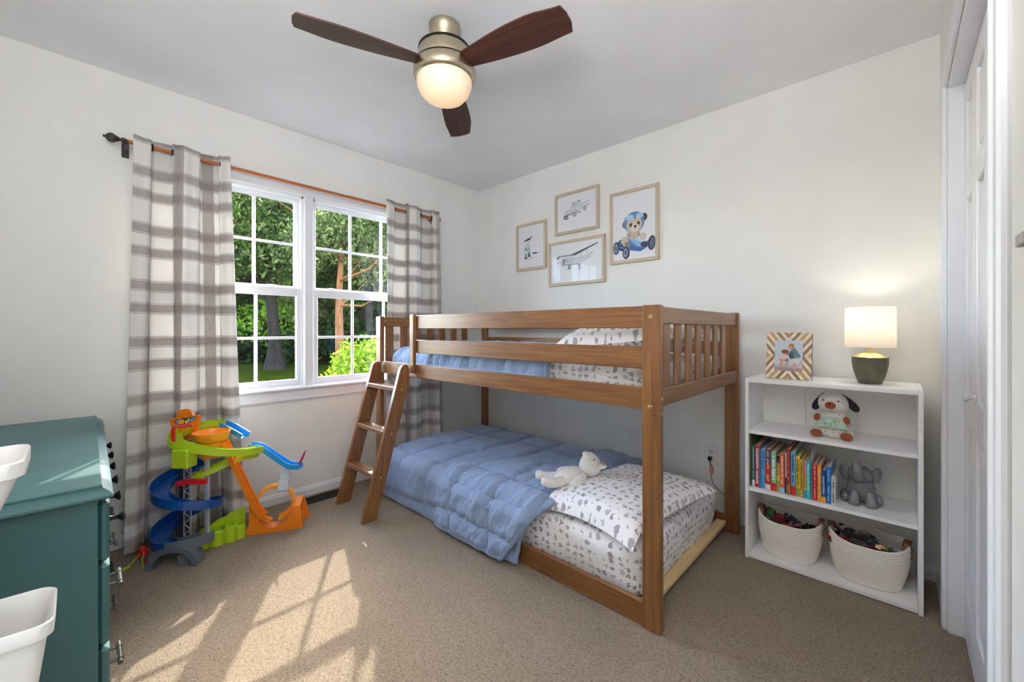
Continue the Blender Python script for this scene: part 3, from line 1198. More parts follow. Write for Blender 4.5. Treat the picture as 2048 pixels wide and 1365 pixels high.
def comforter(label, layers, x0, yf, yb, h, floor, seed, r=0.06, th=0.03):
    root = thing('comforter', label, 'comforter', (x0 + 0.6, (yf + yb) / 2, floor))
    mb = MB()
    for (a_lo, a_hi, front, back, foot, lift, NU, NV, quilt, wr) in layers:
        def flat(u, v):
            b = back + (front - back) * v           # along the drape: + is toward the front, measured from yb
            lo, hi = a_lo(v), a_hi(v)
            a = lo + (hi - lo) * u
            return a, b

        def P(u, v, disp=0.0):
            a, b = flat(u, v)
            y = yb - b
            ef, eb, el = max(0, yf - y), max(0, y - yb), max(0, x0 - a)
            of_, df = rounded(ef, r)
            ob, db = rounded(eb, r)
            ol, dl = rounded(el, r)
            X = a if el == 0 else x0 - ol
            Y = y
            if ef > 0:
                Y = yf - of_
            if eb > 0:
                Y = yb + ob
            dn = max(df, db, dl) + 0.35 * min(df, dl)
            crown = 0.02 * sin(pi * min(1, max(0, b / max(0.1, (yb - yf)))))
            Z = h + lift + crown - dn
            if df > r:
                Y -= 0.03 * min(1, (df - r) / 0.25) + lift * 0.9
            if dl > r:
                X -= 0.02 * min(1, (dl - r) / 0.25)
            if Z < floor + 0.012:
                ov = floor + 0.012 - Z
                if df > 0:
                    Y -= 0.15 * ov
                if dl > 0:
                    X -= 0.15 * ov
                Z = floor + 0.012
            return Vector((X, Y, Z))

        def disp(u, v):
            a, b = flat(u, v)
            q = quilt
            s1 = abs(sin(pi * (a + 0.02 * sin(b * 5 + seed)) / q))
            s2 = abs(sin(pi * (b + 0.02 * sin(a * 4 + seed)) / q))
            puff = (min(s1 * 2.6, 1) * min(s2 * 2.6, 1)) ** 0.5
            seam = (1 - min(1, s1 * 3)) + (1 - min(1, s2 * 3))
            w = wr * (fbm(a * 7, b * 3.2, seed) * 0.012 + fbm(a * 17 + b * 9, b * 7, seed + 2) * 0.010 + fbm(a * 42 + b * 10, b * 26, seed + 4) * 0.0050 * (0.5 + 1.4 * seam))
            edge = min(1, min(v, 1 - v, u, 1 - u) * (14 if lift == 0 else 40))
            return th * (0.12 + 0.88 * puff) * (0.45 + 0.55 * edge) + w

        def F(u, v):
            e = 0.004
            p = P(u, v)
            du = P(min(1, u + e), v) - P(max(0, u - e), v)
            dv = P(u, min(1, v + e)) - P(u, max(0, v - e))
            n = du.cross(dv)
            if n.length < 1e-9:
                n = Vector((0, 0, 1))
            n.normalize()
            if n.z < -0.3:
                n = -n
            if abs(n.z) <= 0.3 and (n.y > 0.2 and p.y < (yf + yb) / 2):
                n = -n
            if abs(n.z) <= 0.3 and n.x > 0.2 and p.x < x0 + 0.05:
                n = -n
            q = p + n * disp(u, v)
            q.z = max(q.z, floor + 0.008)
            return q
        mb.grid(F, NU, NV)
        # rolled hem: a soft tube round the border
        for k in range(4):
            pts = []
            m = 90
            for i in range(m + 1):
                t = i / m
                u, v = ((t, 0.0), (1.0, t), (1 - t, 1.0), (0.0, 1 - t))[k]
                p = (P(u, v) + F(u, v)) / 2
                p.z = max(p.z, floor + 0.014)
                pts.append(p)
            mb.tube(pts, 0.0115, 8)
    mb.build('quilted_cover', M_BLUE, root, smooth=80)
    return root


Lw = 0.945      # mattress width front to back
layer1 = (lambda v: 0.055, lambda v: 1.60 + 0.12 * (1 - v), Lw + 0.285, -0.06, 0, 0.0, 240, 190, 0.29, 0.42)


def hi2(v):
    # right edge of the turned-back part: slants toward the foot as it hangs
    return 1.79 - 0.05 * v - 0.20 * max(0, (v - 0.74) / 0.26)


def lo2(v):
    return 1.52 - 0.50 * min(1, max(0, (v - 0.30) / 0.42)) ** 0.8 + 0.05 * max(0, v - .8)


layer2 = (lo2, hi2, Lw + 0.300, 0.10, 0, 0.042, 150, 190, 0.29, 1.15)
comforter('dusty blue quilted comforter half turned over the lower bunk and hanging to the carpet', [layer1, layer2], 0.36, -1.115, -0.19, 0.275, 0.0, 3.0)
layer3 = (lambda v: 0.12, lambda v: 1.70, 0.805 + 0.15, -0.03, 0, 0.0, 220, 130, 0.28, 0.8)
comforter('pale blue quilted comforter on the upper bunk seen between the guard rails', [layer3], 0.42, -1.005, -0.20, 0.995, 0.86, 6.0, r=0.09, th=0.022)

# ---------------------------------------------------------------- plush bear lying on the lower bunk
M_PLUSH = pm('cream_plush', (232, 228, 222), 0.95, var=0.04, vscale=40, bmp=0.5, bscale=260, sheen=0.5, spec=0.1)
M_TAN = pm('tan_plush', (196, 160, 132), 0.95, var=0.05, sheen=0.4, spec=0.1)
M_BLK = pm('black_bead', (18, 16, 16), 0.2)
bear = thing('plush_bear', 'white plush bear lying on its back between blue comforter and pillow', 'soft toy', (1.730, -0.945, 0.392), local=True, rot=(0, RAD(-8), RAD(58)))
# local +x runs from the feet to the head, +z is up out of its tummy
MB().ell((0, 0, 0), (0.085, 0.058, 0.046), nu=24, nv=16).build('body', M_PLUSH, bear, smooth=80)
hd_ = MB()
hd_.ell((0.115, 0, 0.028), (0.056, 0.056, 0.052), nu=24, nv=16, fn=lambda q, d: Vector((q.x, q.y * (1 - .25 * max(0, d.z)), q.z * (1 + 0.35 * max(0, d.z)))))
head = hd_.build('head', M_PLUSH, bear, smooth=80)
MB().ell((0.100, 0, 0.092), (0.017, 0.019, 0.013)).build('muzzle', M_PLUSH, head, smooth=80)
MB().ell((0.098, 0, 0.104), (0.007, 0.008, 0.005)).build('nose', M_TAN, head, smooth=80)
for s in (-1, 1):
    MB().ell((0.125, s * 0.033, 0.066), (0.005, 0.005, 0.005)).build('eye', M_BLK, head, smooth=80)
    MB().ell((0.160, s * 0.045, 0.030), (0.022, 0.020, 0.012), rot=Matrix.Rotation(RAD(35 * s), 4, 'Z')).build('ear', M_PLUSH, head, smooth=80)
    MB().ell((0.163, s * 0.047, 0.038), (0.013, 0.012, 0.008), rot=Matrix.Rotation(RAD(35 * s), 4, 'Z')).build('inner_ear', M_TAN, head, smooth=80)
    MB().tube([(-0.05, s * 0.03, 0.0), (-0.09, s * 0.038, 0.004), (-0.125, s * 0.044, 0.012), (-0.145, s * 0.046, 0.028), (-0.148, s * 0.046, 0.045)], [0.026, 0.025, 0.024, 0.024, 0.012], 14).build('leg', M_PLUSH, bear, smooth=80)
    MB().tube([(0.055, s * 0.045, 0.004), (0.02, s * 0.075, 0.0), (-0.01, s * 0.090, -0.002), (-0.035, s * 0.094, 0.0)], [0.018, 0.021, 0.023, 0.010], 14).build('arm', M_PLUSH, bear, smooth=80)

# ================================================================ PICTURES ON THE BACK WALL
M_PAPER = pm('white_print_paper', (232, 233, 236), 0.7, var=0.01)


def picture(label, x0, x1, z0, z1, name='picture_frame'):
    root = thing(name, label, 'picture', ((x0 + x1) / 2, 0, (z0 + z1) / 2), 'framed nursery prints on the back wall')
    w, d = 0.022, 0.022
    for (a, b, c, e, ax) in ((x0, x1, z0, z0 + w, 0), (x0, x1, z1 - w, z1, 0), (x0, x0 + w, z0 + w, z1 - w, 2), (x1 - w, x1, z0 + w, z1 - w, 2)):
        MB().box(a, b, -d, -0.002, c, e, 0.002).build('frame_bar', FRAMEW[ax], root, smooth=30)
    MB().box(x0 + w - 0.003, x1 - w + 0.003, -0.012, -0.003, z0 + w - 0.003, z1 - w + 0.003).build('print', M_PAPER, root, smooth=0)
    g = MB()
    g.add([(x0 + w, -0.0165, z0 + w), (x1 - w, -0.0165, z0 + w), (x1 - w, -0.0165, z1 - w), (x0 + w, -0.0165, z1 - w)], [(0, 1, 2, 3)])
    g.build('glazing', M_PICGLASS, root, smooth=0)
    return root, (x0 + w, -0.0122, z0 + w), x1 - x0 - 2 * w, z1 - z0 - 2 * w


def art(root, O, W, Hh, shapes):
    """shapes given in 0..1 of the print; circles use the width as unit"""
    out = []
    for s in shapes:
        if s[0] == 'e':
            out.append(('e', s[1] * W, s[2] * Hh, s[3] * W, s[4] * W, s[5], s[6]))
        elif s[0] == 'p':
            out.append(('p', [(x * W, y * Hh) for x, y in s[1]], s[2]))
        else:
            out.append(('l', [(x * W, y * Hh) for x, y in s[1]], s[2] * W, s[3]))
    return draw2d('drawing', root, O, (1, 0, 0), (0, 0, 1), out)


G1, G2, G3 = (92, 96, 104), (150, 154, 162), (196, 199, 205)
INK, TEALI = (50, 54, 60), (130, 164, 176)
pic, O, W, Hh = picture('smallest portrait print of a sketched child playing, leftmost of the four wall pictures', 0.514, 0.839, 1.625, 2.023)
art(pic, O, W, Hh, [
    ('p', [(.22, .36), (.52, .36), (.46, .50), (.28, .50)], (200, 216, 222)),
    ('p', [(.24, .42), (.46, .42), (.42, .55), (.30, .56)], TEALI), ('e', .37, .53, .085, .10, 0.3, (206, 216, 220)),
    ('e', .36, .60, .070, .065, 0, (226, 214, 204)), ('p', [(.22, .63), (.50, .66), (.46, .70), (.34, .70)], INK), ('l', [(.23, .64), (.55, .72)], .03, INK), ('p', [(.28, .67), (.46, .70), (.43, .73), (.32, .72)], G3),
    ('p', [(.26, .24), (.34, .24), (.34, .35), (.28, .35)], G1), ('p', [(.38, .27), (.48, .27), (.46, .36), (.40, .36)], G1), ('p', [(.29, .26), (.32, .26), (.32, .34), (.30, .34)], G3),
    ('p', [(.24, .22), (.36, .22), (.36, .25), (.25, .25)], INK), ('p', [(.38, .25), (.50, .26), (.48, .28), (.38, .28)], INK),
    ('e', .66, .325, .10, .022, -0.05, INK), ('l', [(.52, .33), (.86, .32)], .012, G1), ('l', [(.30, .19), (.70, .25)], .012, G2),
    ('l', [(.55, .60), (.84, .80)], .006, G3), ('l', [(.64, .50), (.64, .54)], .012, (190, 196, 226)), ('l', [(.70, .49), (.70, .53)], .012, (190, 196, 226)),
])
pic, O, W, Hh = picture('landscape print of a faint grey vintage pickup truck, topmost middle wall picture', 0.932, 1.331, 1.868, 2.189)
art(pic, O, W, Hh, [
    ('p', [(.18, .42), (.50, .46), (.82, .58), (.82, .66), (.64, .62), (.60, .76), (.40, .74), (.34, .60), (.20, .56)], (214, 217, 222)),
    ('p', [(.38, .62), (.56, .66), (.57, .74), (.42, .72)], (196, 203, 214)), ('l', [(.38, .62), (.40, .75), (.60, .78), (.62, .64)], .010, G2), ('e', .43, .73, .022, .012, 0.2, G1), ('e', .56, .77, .024, .016, 0.2, G1),
    ('p', [(.17, .40), (.42, .45), (.42, .49), (.17, .44)], G2), ('p', [(.17, .36), (.28, .38), (.30, .46), (.17, .43)], G1), ('l', [(.17, .48), (.42, .53)], .012, G3), ('l', [(.22, .54), (.38, .58)], .012, G2),
    ('e', .24, .38, .050, .050, 0, G1), ('e', .24, .38, .022, .022, 0, G3), ('e', .46, .43, .055, .055, 0, G2), ('e', .46, .43, .024, .024, 0, G3), ('e', .72, .53, .040, .045, 0, G2), ('e', .72, .53, .018, .02, 0, G3),
    ('l', [(.64, .66), (.82, .72)], .012, G2), ('l', [(.64, .56), (.82, .63)], .010, G2), ('l', [(.82, .60), (.82, .72)], .010, G3), ('l', [(.48, .54), (.58, .44), (.62, .47)], .014, G1),
])
pic, O, W, Hh = picture('landscape print of a grey sketched biplane, lowest of the four wall pictures', 0.867, 1.381, 1.470, 1.818)
art(pic, O, W, Hh, [
    ('p', [(.12, .64), (.22, .70), (.50, .70), (.52, .66), (.20, .66), (.13, .61)], G2), ('p', [(.40, .69), (.52, .67), (.92, .88), (.93, .91), (.50, .73)], G1), ('l', [(.12, .62), (.18, .69)], .018, INK),
    ('p', [(.22, .48), (.40, .44), (.66, .48), (.80, .58), (.76, .63), (.40, .62), (.24, .62)], (206, 210, 216)), ('p', [(.24, .50), (.38, .48), (.38, .60), (.26, .60)], G3), ('e', .27, .54, .035, .05, 0, G2),
    ('l', [(.16, .64), (.17, .52)], .008, G2), ('l', [(.30, .66), (.34, .52)], .008, G2), ('l', [(.44, .66), (.40, .50)], .008, G2), ('l', [(.60, .74), (.60, .62)], .008, G2), ('l', [(.74, .80), (.70, .62)], .008, G2), ('l', [(.12, .52), (.22, .54)], .012, G2), ('l', [(.14, .47), (.22, .50)], .010, G3),
    ('p', [(.22, .44), (.60, .42), (.60, .45), (.22, .47)], G2), ('p', [(.70, .58), (.84, .66), (.82, .70), (.72, .62)], G3), ('e', .38, .38, .03, .045, 0, G2), ('e', .58, .36, .025, .055, 0.1, (178, 178, 200)), ('l', [(.36, .44), (.38, .40)], .008, G2), ('l', [(.56, .43), (.58, .38)], .008, G2),
])
BL1, BL2, BL3, FUR, FURD, TYRE = (86, 132, 190), (140, 186, 222), (52, 76, 124), (206, 190, 174), (150, 128, 112), (62, 66, 88)
pic, O, W, Hh = picture('largest portrait print of a helmeted teddy driving a blue racing car, rightmost wall picture', 1.421, 1.781, 1.586, 2.090)
art(pic, O, W, Hh, [
    ('e', .25, .235, .14, .14, 0, BL3), ('p', [(.16, .20), (.42, .14), (.66, .10), (.84, .16), (.84, .24), (.52, .34), (.30, .34), (.18, .30)], BL1),
    ('p', [(.40, .30), (.52, .36), (.82, .24), (.78, .16), (.60, .18)], BL2), ('p', [(.46, .32), (.54, .355), (.80, .25), (.76, .21)], (196, 220, 236)), ('p', [(.16, .22), (.34, .18), (.40, .30), (.24, .32)], BL3),
    ('p', [(.40, .14), (.66, .10), (.80, .15), (.60, .17), (.44, .22)], (66, 108, 170)), ('e', .75, .20, .085, .060, -0.1, (44, 52, 70)), ('e', .75, .20, .060, .040, -0.1, (72, 82, 96)),
    ('e', .30, .28, .085, .12, 0.5, FUR), ('e', .72, .32, .085, .075, -0.5, FUR), ('e', .36, .235, .07, .055, 0, FURD), ('e', .50, .37, .16, .11, 0, (196, 180, 164)), ('p', [(.36, .36), (.44, .39), (.42, .33)], FURD), ('p', [(.60, .38), (.66, .36), (.60, .33)], FURD),
    ('e', .31, .535, .075, .085, 0, (112, 126, 150)), ('e', .74, .60, .075, .085, 0, (58, 66, 84)), ('e', .52, .545, .235, .235, 0, (98, 132, 176)), ('e', .52, .51, .185, .185, 0, FUR), ('e', .54, .465, .095, .085, 0, (230, 218, 206)),
    ('p', [(.28, .56), (.30, .64), (.50, .68), (.70, .66), (.76, .60), (.66, .605), (.44, .60)], (120, 152, 190)), ('e', .42, .625, .095, .065, 0.05, (170, 206, 226)), ('e', .64, .635, .095, .060, 0.05, (170, 206, 226)), ('l', [(.53, .60), (.55, .66)], .02, BL3),
    ('e', .44, .515, .038, .042, 0, (86, 72, 66)), ('e', .62, .525, .034, .038, 0, (86, 72, 66)), ('e', .43, .52, .012, .014, 0, (30, 28, 30)), ('e', .615, .53, .012, .014, 0, (30, 28, 30)), ('e', .545, .485, .036, .028, 0, (48, 42, 44)), ('l', [(.50, .45), (.55, .44), (.59, .455)], .010, FURD),
    ('e', .09, .195, .075, .145, 0, TYRE), ('e', .085, .195, .045, .10, 0, (150, 164, 186)), ('e', .085, .195, .022, .05, 0, (70, 78, 100)),
    ('e', .33, .105, .085, .135, -0.05, TYRE), ('e', .32, .11, .05, .095, -0.05, (150, 164, 186)), ('e', .32, .11, .025, .05, 0, (70, 78, 100)), ('l', [(.33, .14), (.62, .17)], .022, (90, 98, 120)), ('l', [(.80, .19), (.92, .21)], .022, (90, 98, 120)),
    ('e', .915, .205, .085, .155, -0.1, TYRE), ('e', .925, .205, .055, .115, -0.1, (104, 108, 128)),
])

# ================================================================ BOOKCASE AND ITS THINGS
M_SHELF = pm('white_laminate', (250, 250, 250), 0.4, var=0.01)
M_SHELFB = pm('white_backboard', (246, 245, 241), 0.5, var=0.01)
SX0, SX1, SYF, SYB, SZ = 2.371, 2.996, -0.365, -0.045, 0.884
bc = thing('bookcase', 'low white three-tier bookcase against the back wall right of the bunk', 'bookcase', ((SX0 + SX1) / 2, -0.2, 0))
for x in (SX0, SX1 - 0.0155):
    MB().box(x, x + 0.0155, SYF, SYB, 0, SZ - (0.0 if x == SX0 else 0.0), 0.0015).build('side_panel', M_SHELF, bc, smooth=30)
MB().box(SX0 + 0.0155, SX1 - 0.0155, SYF + 0.002, SYB, SZ - 0.019, SZ - 0.0005, 0.0015).build('top_panel', M_SHELF, bc, smooth=30)
for z in (0.630, 0.349):
    MB().box(SX0 + 0.016, SX1 - 0.016, SYF + 0.003, SYB - 0.006, z - 0.016, z, 0.0012).build('shelf', M_SHELF, bc, smooth=30)
MB().box(SX0 + 0.016, SX1 - 0.016, SYF + 0.004, SYB - 0.006, 0.004, 0.021, 0.0012).build('bottom_panel', M_SHELF, bc, smooth=30)
xs = [SX0 + 0.004, 2.5755, 2.7845, SX1 - 0.004]
for a, b in zip(xs, xs[1:]):
    MB().box(a, b - 0.0015, SYB - 0.005, SYB - 0.001, 0.02, SZ - 0.01).build('back_board', M_SHELFB, bc, smooth=0)
pk = MB()
for y in (-0.31, -0.11):
    for z in [0.66 + 0.032 * i for i in range(6)] + [0.40 + 0.032 * i for i in range(6)]:
        pk.cyl((SX0 + 0.0152, y, z), (SX0 + 0.0158, y, z), 0.0025, n=8)
        pk.cyl((SX1 - 0.0158, y, z), (SX1 - 0.0152, y, z), 0.0025, n=8)
pk.build('peg_holes', pm('hole_grey', (120, 118, 114), 0.8), bc, smooth=0)

# --- photo frame with a chevron of inlaid strips
pf = thing('photo_frame', 'photo frame of tan and cream chevron strips holding a beach photograph', 'photo frame', (2.533, -0.268, 0.885), local=True, rot=(RAD(-7), 0, RAD(-2)))
fw, fh, iw, ih = 0.186, 0.226, 0.116, 0.150
MB().box(-fw / 2, fw / 2, 0.0, 0.018, 0, fh, 0.002).build('frame_core', pm('dark_walnut_edge', (74, 50, 34), 0.5), pf, smooth=30)
ST = [pm('inlay_%d' % i, c, 0.45, var=0.08, vscale=60) for i, c in enumerate(((238, 226, 204), (176, 138, 92), (240, 230, 212), (150, 118, 84), (236, 222, 196), (196, 160, 108)))]


def clip(poly, a, b, c):
    out = []
    for i in range(len(poly)):
        p, q = poly[i], poly[(i + 1) % len(poly)]
        dp, dq = a * p[0] + b * p[1] - c, a * q[0] + b * q[1] - c
        if dp >= 0:
            out.append(p)
        if (dp >= 0) != (dq >= 0):
            t = dp / (dp - dq)
            out.append((p[0] + (q[0] - p[0]) * t, p[1] + (q[1] - p[1]) * t))
    return out


MXZ = Matrix(((1, 0, 0, 0), (0, 0, -1, 0), (0, 1, 0, 0), (0, 0, 0, 1)))
bars = [[(-fw / 2, 0), (fw / 2, 0), (fw / 2, (fh - ih) / 2), (-fw / 2, (fh - ih) / 2)], [(-fw / 2, fh - (fh - ih) / 2), (fw / 2, fh - (fh - ih) / 2), (fw / 2, fh), (-fw / 2, fh)],
        [(-fw / 2, (fh - ih) / 2), (-iw / 2, (fh - ih) / 2), (-iw / 2, fh - (fh - ih) / 2), (-fw / 2, fh - (fh - ih) / 2)],
        [(iw / 2, (fh - ih) / 2), (fw / 2, (fh - ih) / 2), (fw / 2, fh - (fh - ih) / 2), (iw / 2, fh - (fh - ih) / 2)]]
# strips radiate as diamonds about the centre: |x|+|z-c| bands run the other way in each quadrant
for sx in (-1, 1):
    for sz in (-1, 1):
        for bar in bars:
            for k in range(-12, 14):
                lo, hi = k * 0.0125, k * 0.0125 + 0.0121
                p = clip(bar, sx, 0, 0.0002)
                p = clip(p, 0, sz, sz * fh / 2 + 0.0002) if len(p) > 2 else p
                # band coordinate: distance along the diagonal measured from the centre lines
                A, B, Cc = sx * 0.80, -sz * 0.60, -sz * 0.60 * fh / 2
                p = clip(p, A, B, Cc + lo) if len(p) > 2 else p
                p = clip(p, -A, -B, -(Cc + hi)) if len(p) > 2 else p
                if len(p) > 2:
                    area = abs(sum(p[i][0] * p[(i + 1) % len(p)][1] - p[(i + 1) % len(p)][0] * p[i][1] for i in range(len(p)))) / 2
                    if area > 6e-6:
                        MB().prism(p, 0.0005, 0.0022, MXZ).build('inlay_strip', ST[k % 6], pf, smooth=0)
MB().box(-iw / 2, iw / 2, -0.0004, 0.002, (fh - ih) / 2, fh - (fh - ih) / 2).build('photograph', pm('beach_photo_sky', (206, 216, 226), 0.3, var=0.03), pf, smooth=0)
SK, HAIR, HAIR2, SHIRT, SAND = (214, 160, 128), (128, 84, 54), (178, 130, 86), (104, 136, 150), (170, 152, 150)
art(pf, (-iw / 2, -0.0006, (fh - ih) / 2), iw, ih, [
    ('p', [(0, 0), (1, 0), (1, .12), (.6, .10), (.3, .14), (0, .12)], SAND), ('p', [(0, .12), (.3, .14), (.6, .10), (1, .12), (1, .2), (0, .22)], (186, 190, 206)), ('p', [(.66, .12), (1, .10), (1, .38), (.86, .36)], (198, 200, 214)), ('p', [(0, .55), (1, .55), (1, .57), (0, .57)], (196, 210, 222)),
    ('p', [(.68, .06), (.80, .06), (.80, .34), (.68, .34)], SK), ('p', [(.62, .30), (.84, .22), (.98, .44), (.72, .46), (.62, .42)], (226, 222, 224)),
    ('p', [(.58, .40), (.74, .42), (.95, .46), (.80, .68), (.70, .76), (.56, .66), (.52, .60)], SHIRT), ('p', [(.58, .40), (.70, .42), (.66, .62), (.54, .62)], (70, 88, 92)), ('p', [(.55, .62), (.60, .66), (.44, .58), (.46, .54)], SK),
    ('e', .60, .80, .11, .11, 0, HAIR2), ('e', .56, .76, .07, .08, 0.2, SK), ('p', [(.48, .80), (.56, .90), (.68, .88), (.71, .80), (.60, .82)], HAIR2),
    ('p', [(.20, .14), (.30, .12), (.30, .36), (.20, .36)], SK), ('p', [(.42, .14), (.50, .14), (.50, .36), (.40, .36)], SK), ('p', [(.18, .34), (.50, .32), (.50, .42), (.20, .42)], (74, 74, 84)),
    ('p', [(.20, .36), (.50, .40), (.50, .56), (.24, .58)], (222, 206, 206)), ('l', [(.20, .42), (.18, .36), (.44, .36)], .05, SK), ('l', [(.50, .56), (.60, .40)], .05, (60, 62, 74)), ('e', .38, .58, .09, .085, 0, SK), ('e', .38, .635, .135, .085, 0, HAIR), ('e', .46, .60, .05, .07, 0, HAIR),
])
leg = MB()
leg.prism([(0.0185, 0.160), (0.0215, 0.160), (0.076, 0.012), (0.072, 0.010)], -0.025, 0.025, Matrix(((0, 0, 1, 0), (1, 0, 0, 0), (0, 1, 0, 0), (0, 0, 0, 1))))
leg.build('easel_leg', pm('dark_walnut_edge', (74, 50, 34)), pf, smooth=0)

# --- table lamp
LX, LY = 2.831, -0.195
lamp = thing('table_lamp', 'small table lamp with olive ceramic base and lit white drum shade', 'lamp', (LX, LY, SZ))
T = Matrix.Translation((LX, LY, 0))
M_OLIVE = pm('olive_ceramic', (92, 92, 74), 0.45, var=0.12, vscale=25)
MB().lathe([(0, 0.8845), (0.040, 0.8845), (0.042, 0.887), (0.050, 0.910), (0.0585, 0.942), (0.063, 0.968), (0.0645, 0.985), (0.0625, 0.990), (0.0645, 0.994), (0.0645, 1.000), (0.060, 1.003)], 40, T).build('base', M_OLIVE, lamp, smooth=50)
MB().lathe([(0.0625, 1.002), (0.058, 1.005), (0.040, 1.015), (0.024, 1.021), (0.020, 1.022), (0.020, 1.026), (0.0085, 1.028), (0.0075, 1.034), (0.0075, 1.05), (0, 1.05)], 32, T).build('brass_lid', pm('pale_brass', (216, 196, 140), 0.3, 0.9), lamp, smooth=50)
M_SHADE, nt, nodes, links, b = newmat('lit_linen_shade')
v = coords(nt)
links.new(ramp(nt, noise_node(nt, v, 90, 3), [(0.3, (232, 230, 226)), (0.7, (242, 240, 236))]), b.inputs['Base Color'])
b.inputs['Roughness'].default_value = 0.9
tr = nodes.new('ShaderNodeBsdfTranslucent')
tr.inputs[0].default_value = lin((248, 242, 232))
ms = nodes.new('ShaderNodeMixShader')
ms.inputs[0].default_value = 0.55
links.new(b.outputs[0], ms.inputs[1])
links.new(tr.outputs[0], ms.inputs[2])
links.new(ms.outputs[0], nodes['Material Output'].inputs[0])
MB().lathe([(0.0885, 1.046), (0.0875, 1.224), (0.0865, 1.224), (0.0875, 1.046), (0.0885, 1.046)], 48, T).build('shade', M_SHADE, lamp, smooth=40)
sp = MB()
for k in range(3):
    a = 2 * pi * k / 3
    sp.cyl((LX, LY, 1.205), (LX + 0.086 * cos(a), LY + 0.086 * sin(a), 1.205), 0.0012, n=6)
sp.cyl((LX, LY, 1.05), (LX, LY, 1.078), 0.010, n=12)
sp.build('spider_fitting', BRASS, lamp, smooth=30)
MB().lathe([(0, 1.078), (0.010, 1.078), (0.012, 1.092), (0.020, 1.112), (0.022, 1.125), (0.016, 1.142), (0, 1.148)], 16, T).build('bulb', emit_mat('bulb_glow', (255, 222, 170), 2.0), lamp, smooth=60)
ld = bpy.data.lights.new('lamp_bulb_light', 'POINT')
lo = bpy.data.objects.new('lamp_bulb_light', ld)
C.objects.link(lo)
ld.energy = 1.0
ld.color = (1.0, 0.92, 0.80)
ld.shadow_soft_size = 0.02
lo.location = (LX, LY, 1.165)

# --- plush dog with a lettered sign
M_WPL = pm('white_velour', (226, 220, 214), 0.95, var=0.03, sheen=0.4, spec=0.1)
M_CARM = pm('caramel_velour', (150, 82, 54), 0.95, var=0.06, vscale=60, sheen=0.3, spec=0.1)
M_CHAR = pm('charcoal_velour', (48, 46, 52), 0.95, var=0.06, vscale=50, sheen=0.3, spec=0.1)
M_MINT = pm('mint_felt', (178, 208, 190), 0.95, var=0.04, sheen=0.3, spec=0.1)
dog = thing('plush_dog', 'plush puppy with black ears and caramel paws holding a mint I LOVE YOU sign', 'soft toy', (2.706, -0.235, 0.630), local=True, rot=(0, 0, RAD(-4)))


def dot_mat():
    m, nt, nodes, links, b = newmat('dotted_cotton')
    vo = nodes.new('ShaderNodeTexVoronoi')
    vo.inputs['Scale'].default_value = 85
    vo.inputs['Randomness'].default_value = 0.35
    links.new(coords(nt), vo.inputs['Vector'])
    links.new(mix_rgb(nt, math_n(nt, 'LESS_THAN', vo.outputs['Distance'], 0.20), (228, 220, 210), (92, 104, 116)), b.inputs['Base Color'])
    b.inputs['Roughness'].default_value = 0.95
    return m


M_DOT = dot_mat()
MB().lathe([(0, 0.002), (0.055, 0.002), (0.066, 0.012), (0.066, 0.030), (0.058, 0.062), (0.047, 0.090), (0.036, 0.112), (0.018, 0.122), (0, 0.124)], 28, Matrix.Diagonal((1.12, 0.72, 1, 1))).build('body', M_DOT, dog, smooth=70)
hd = MB().ell((0, -0.006, 0.158), (0.058, 0.047, 0.050), nu=28, nv=18, fn=lambda q, d: Vector((q.x * (1 + 0.10 * max(0, -d.z)), q.y, q.z)))
head = hd.build('head', M_WPL, dog, smooth=80)
MB().ell((-0.004, -0.052, 0.150), (0.0205, 0.010, 0.0165)).build('muzzle', M_CARM, head, smooth=80)
n_ = MB().prism([(-0.0055, 0.003), (0.0055, 0.003), (0.0, -0.0045)], 0, 0.003, Matrix.Translation((-0.005, -0.0618, 0.156)) @ MXZ)
n_.tube([(-0.005, -0.0628, 0.152), (-0.005, -0.0622, 0.146), (-0.001, -0.0615, 0.1445)], 0.0006, 6).build('nose', M_BLK, head, smooth=30)
for x in (-0.030, 0.024):
    MB().ell((x, -0.0475, 0.171), (0.0035, 0.002, 0.0035)).build('eye', M_BLK, head, smooth=80)
for s, tilt in ((-1, 26), (1, -38)):
    e = MB()
    Me = Matrix.Translation((s * 0.036, -0.006, 0.196)) @ Matrix.Rotation(RAD(tilt), 4, 'Y')
    e.ell((0, -0.004, -0.040), (0.0185, 0.008, 0.047), Me, fn=lambda q, d: Vector((q.x * (0.80 - 0.45 * d.z), q.y, q.z)))
    e.build('ear', M_CHAR, head, smooth=80)
    MB().ell((s * 0.054, -0.048, 0.089 if s > 0 else 0.090), (0.0125, 0.009, 0.0175), rot=Matrix.Rotation(RAD(-s * 14), 4, 'Y')).build('arm', M_CARM, dog, smooth=80)
    MB().ell((s * 0.055, -0.060, 0.019), (0.0235, 0.016, 0.0175), rot=Matrix.Rotation(RAD(s * 8), 4, 'Y')).build('foot', M_CARM, dog, smooth=80)
sg = MB()
Ms = Matrix.Translation((0, -0.048, 0.072)) @ Matrix.Rotation(RAD(-12), 4, 'X')
sg.grid(lambda u, v: Vector(((u - .5) * (0.098 + 0.012 * (1 - v)), -0.005 * (1 - (2 * u - 1) ** 2) - 0.001, (v - .5) * 0.046 - 0.003 * (2 * u - 1) ** 2)), 14, 6, xf=Ms)
sign = sg.build('sign', M_MINT, dog, smooth=60, solid=0.003)


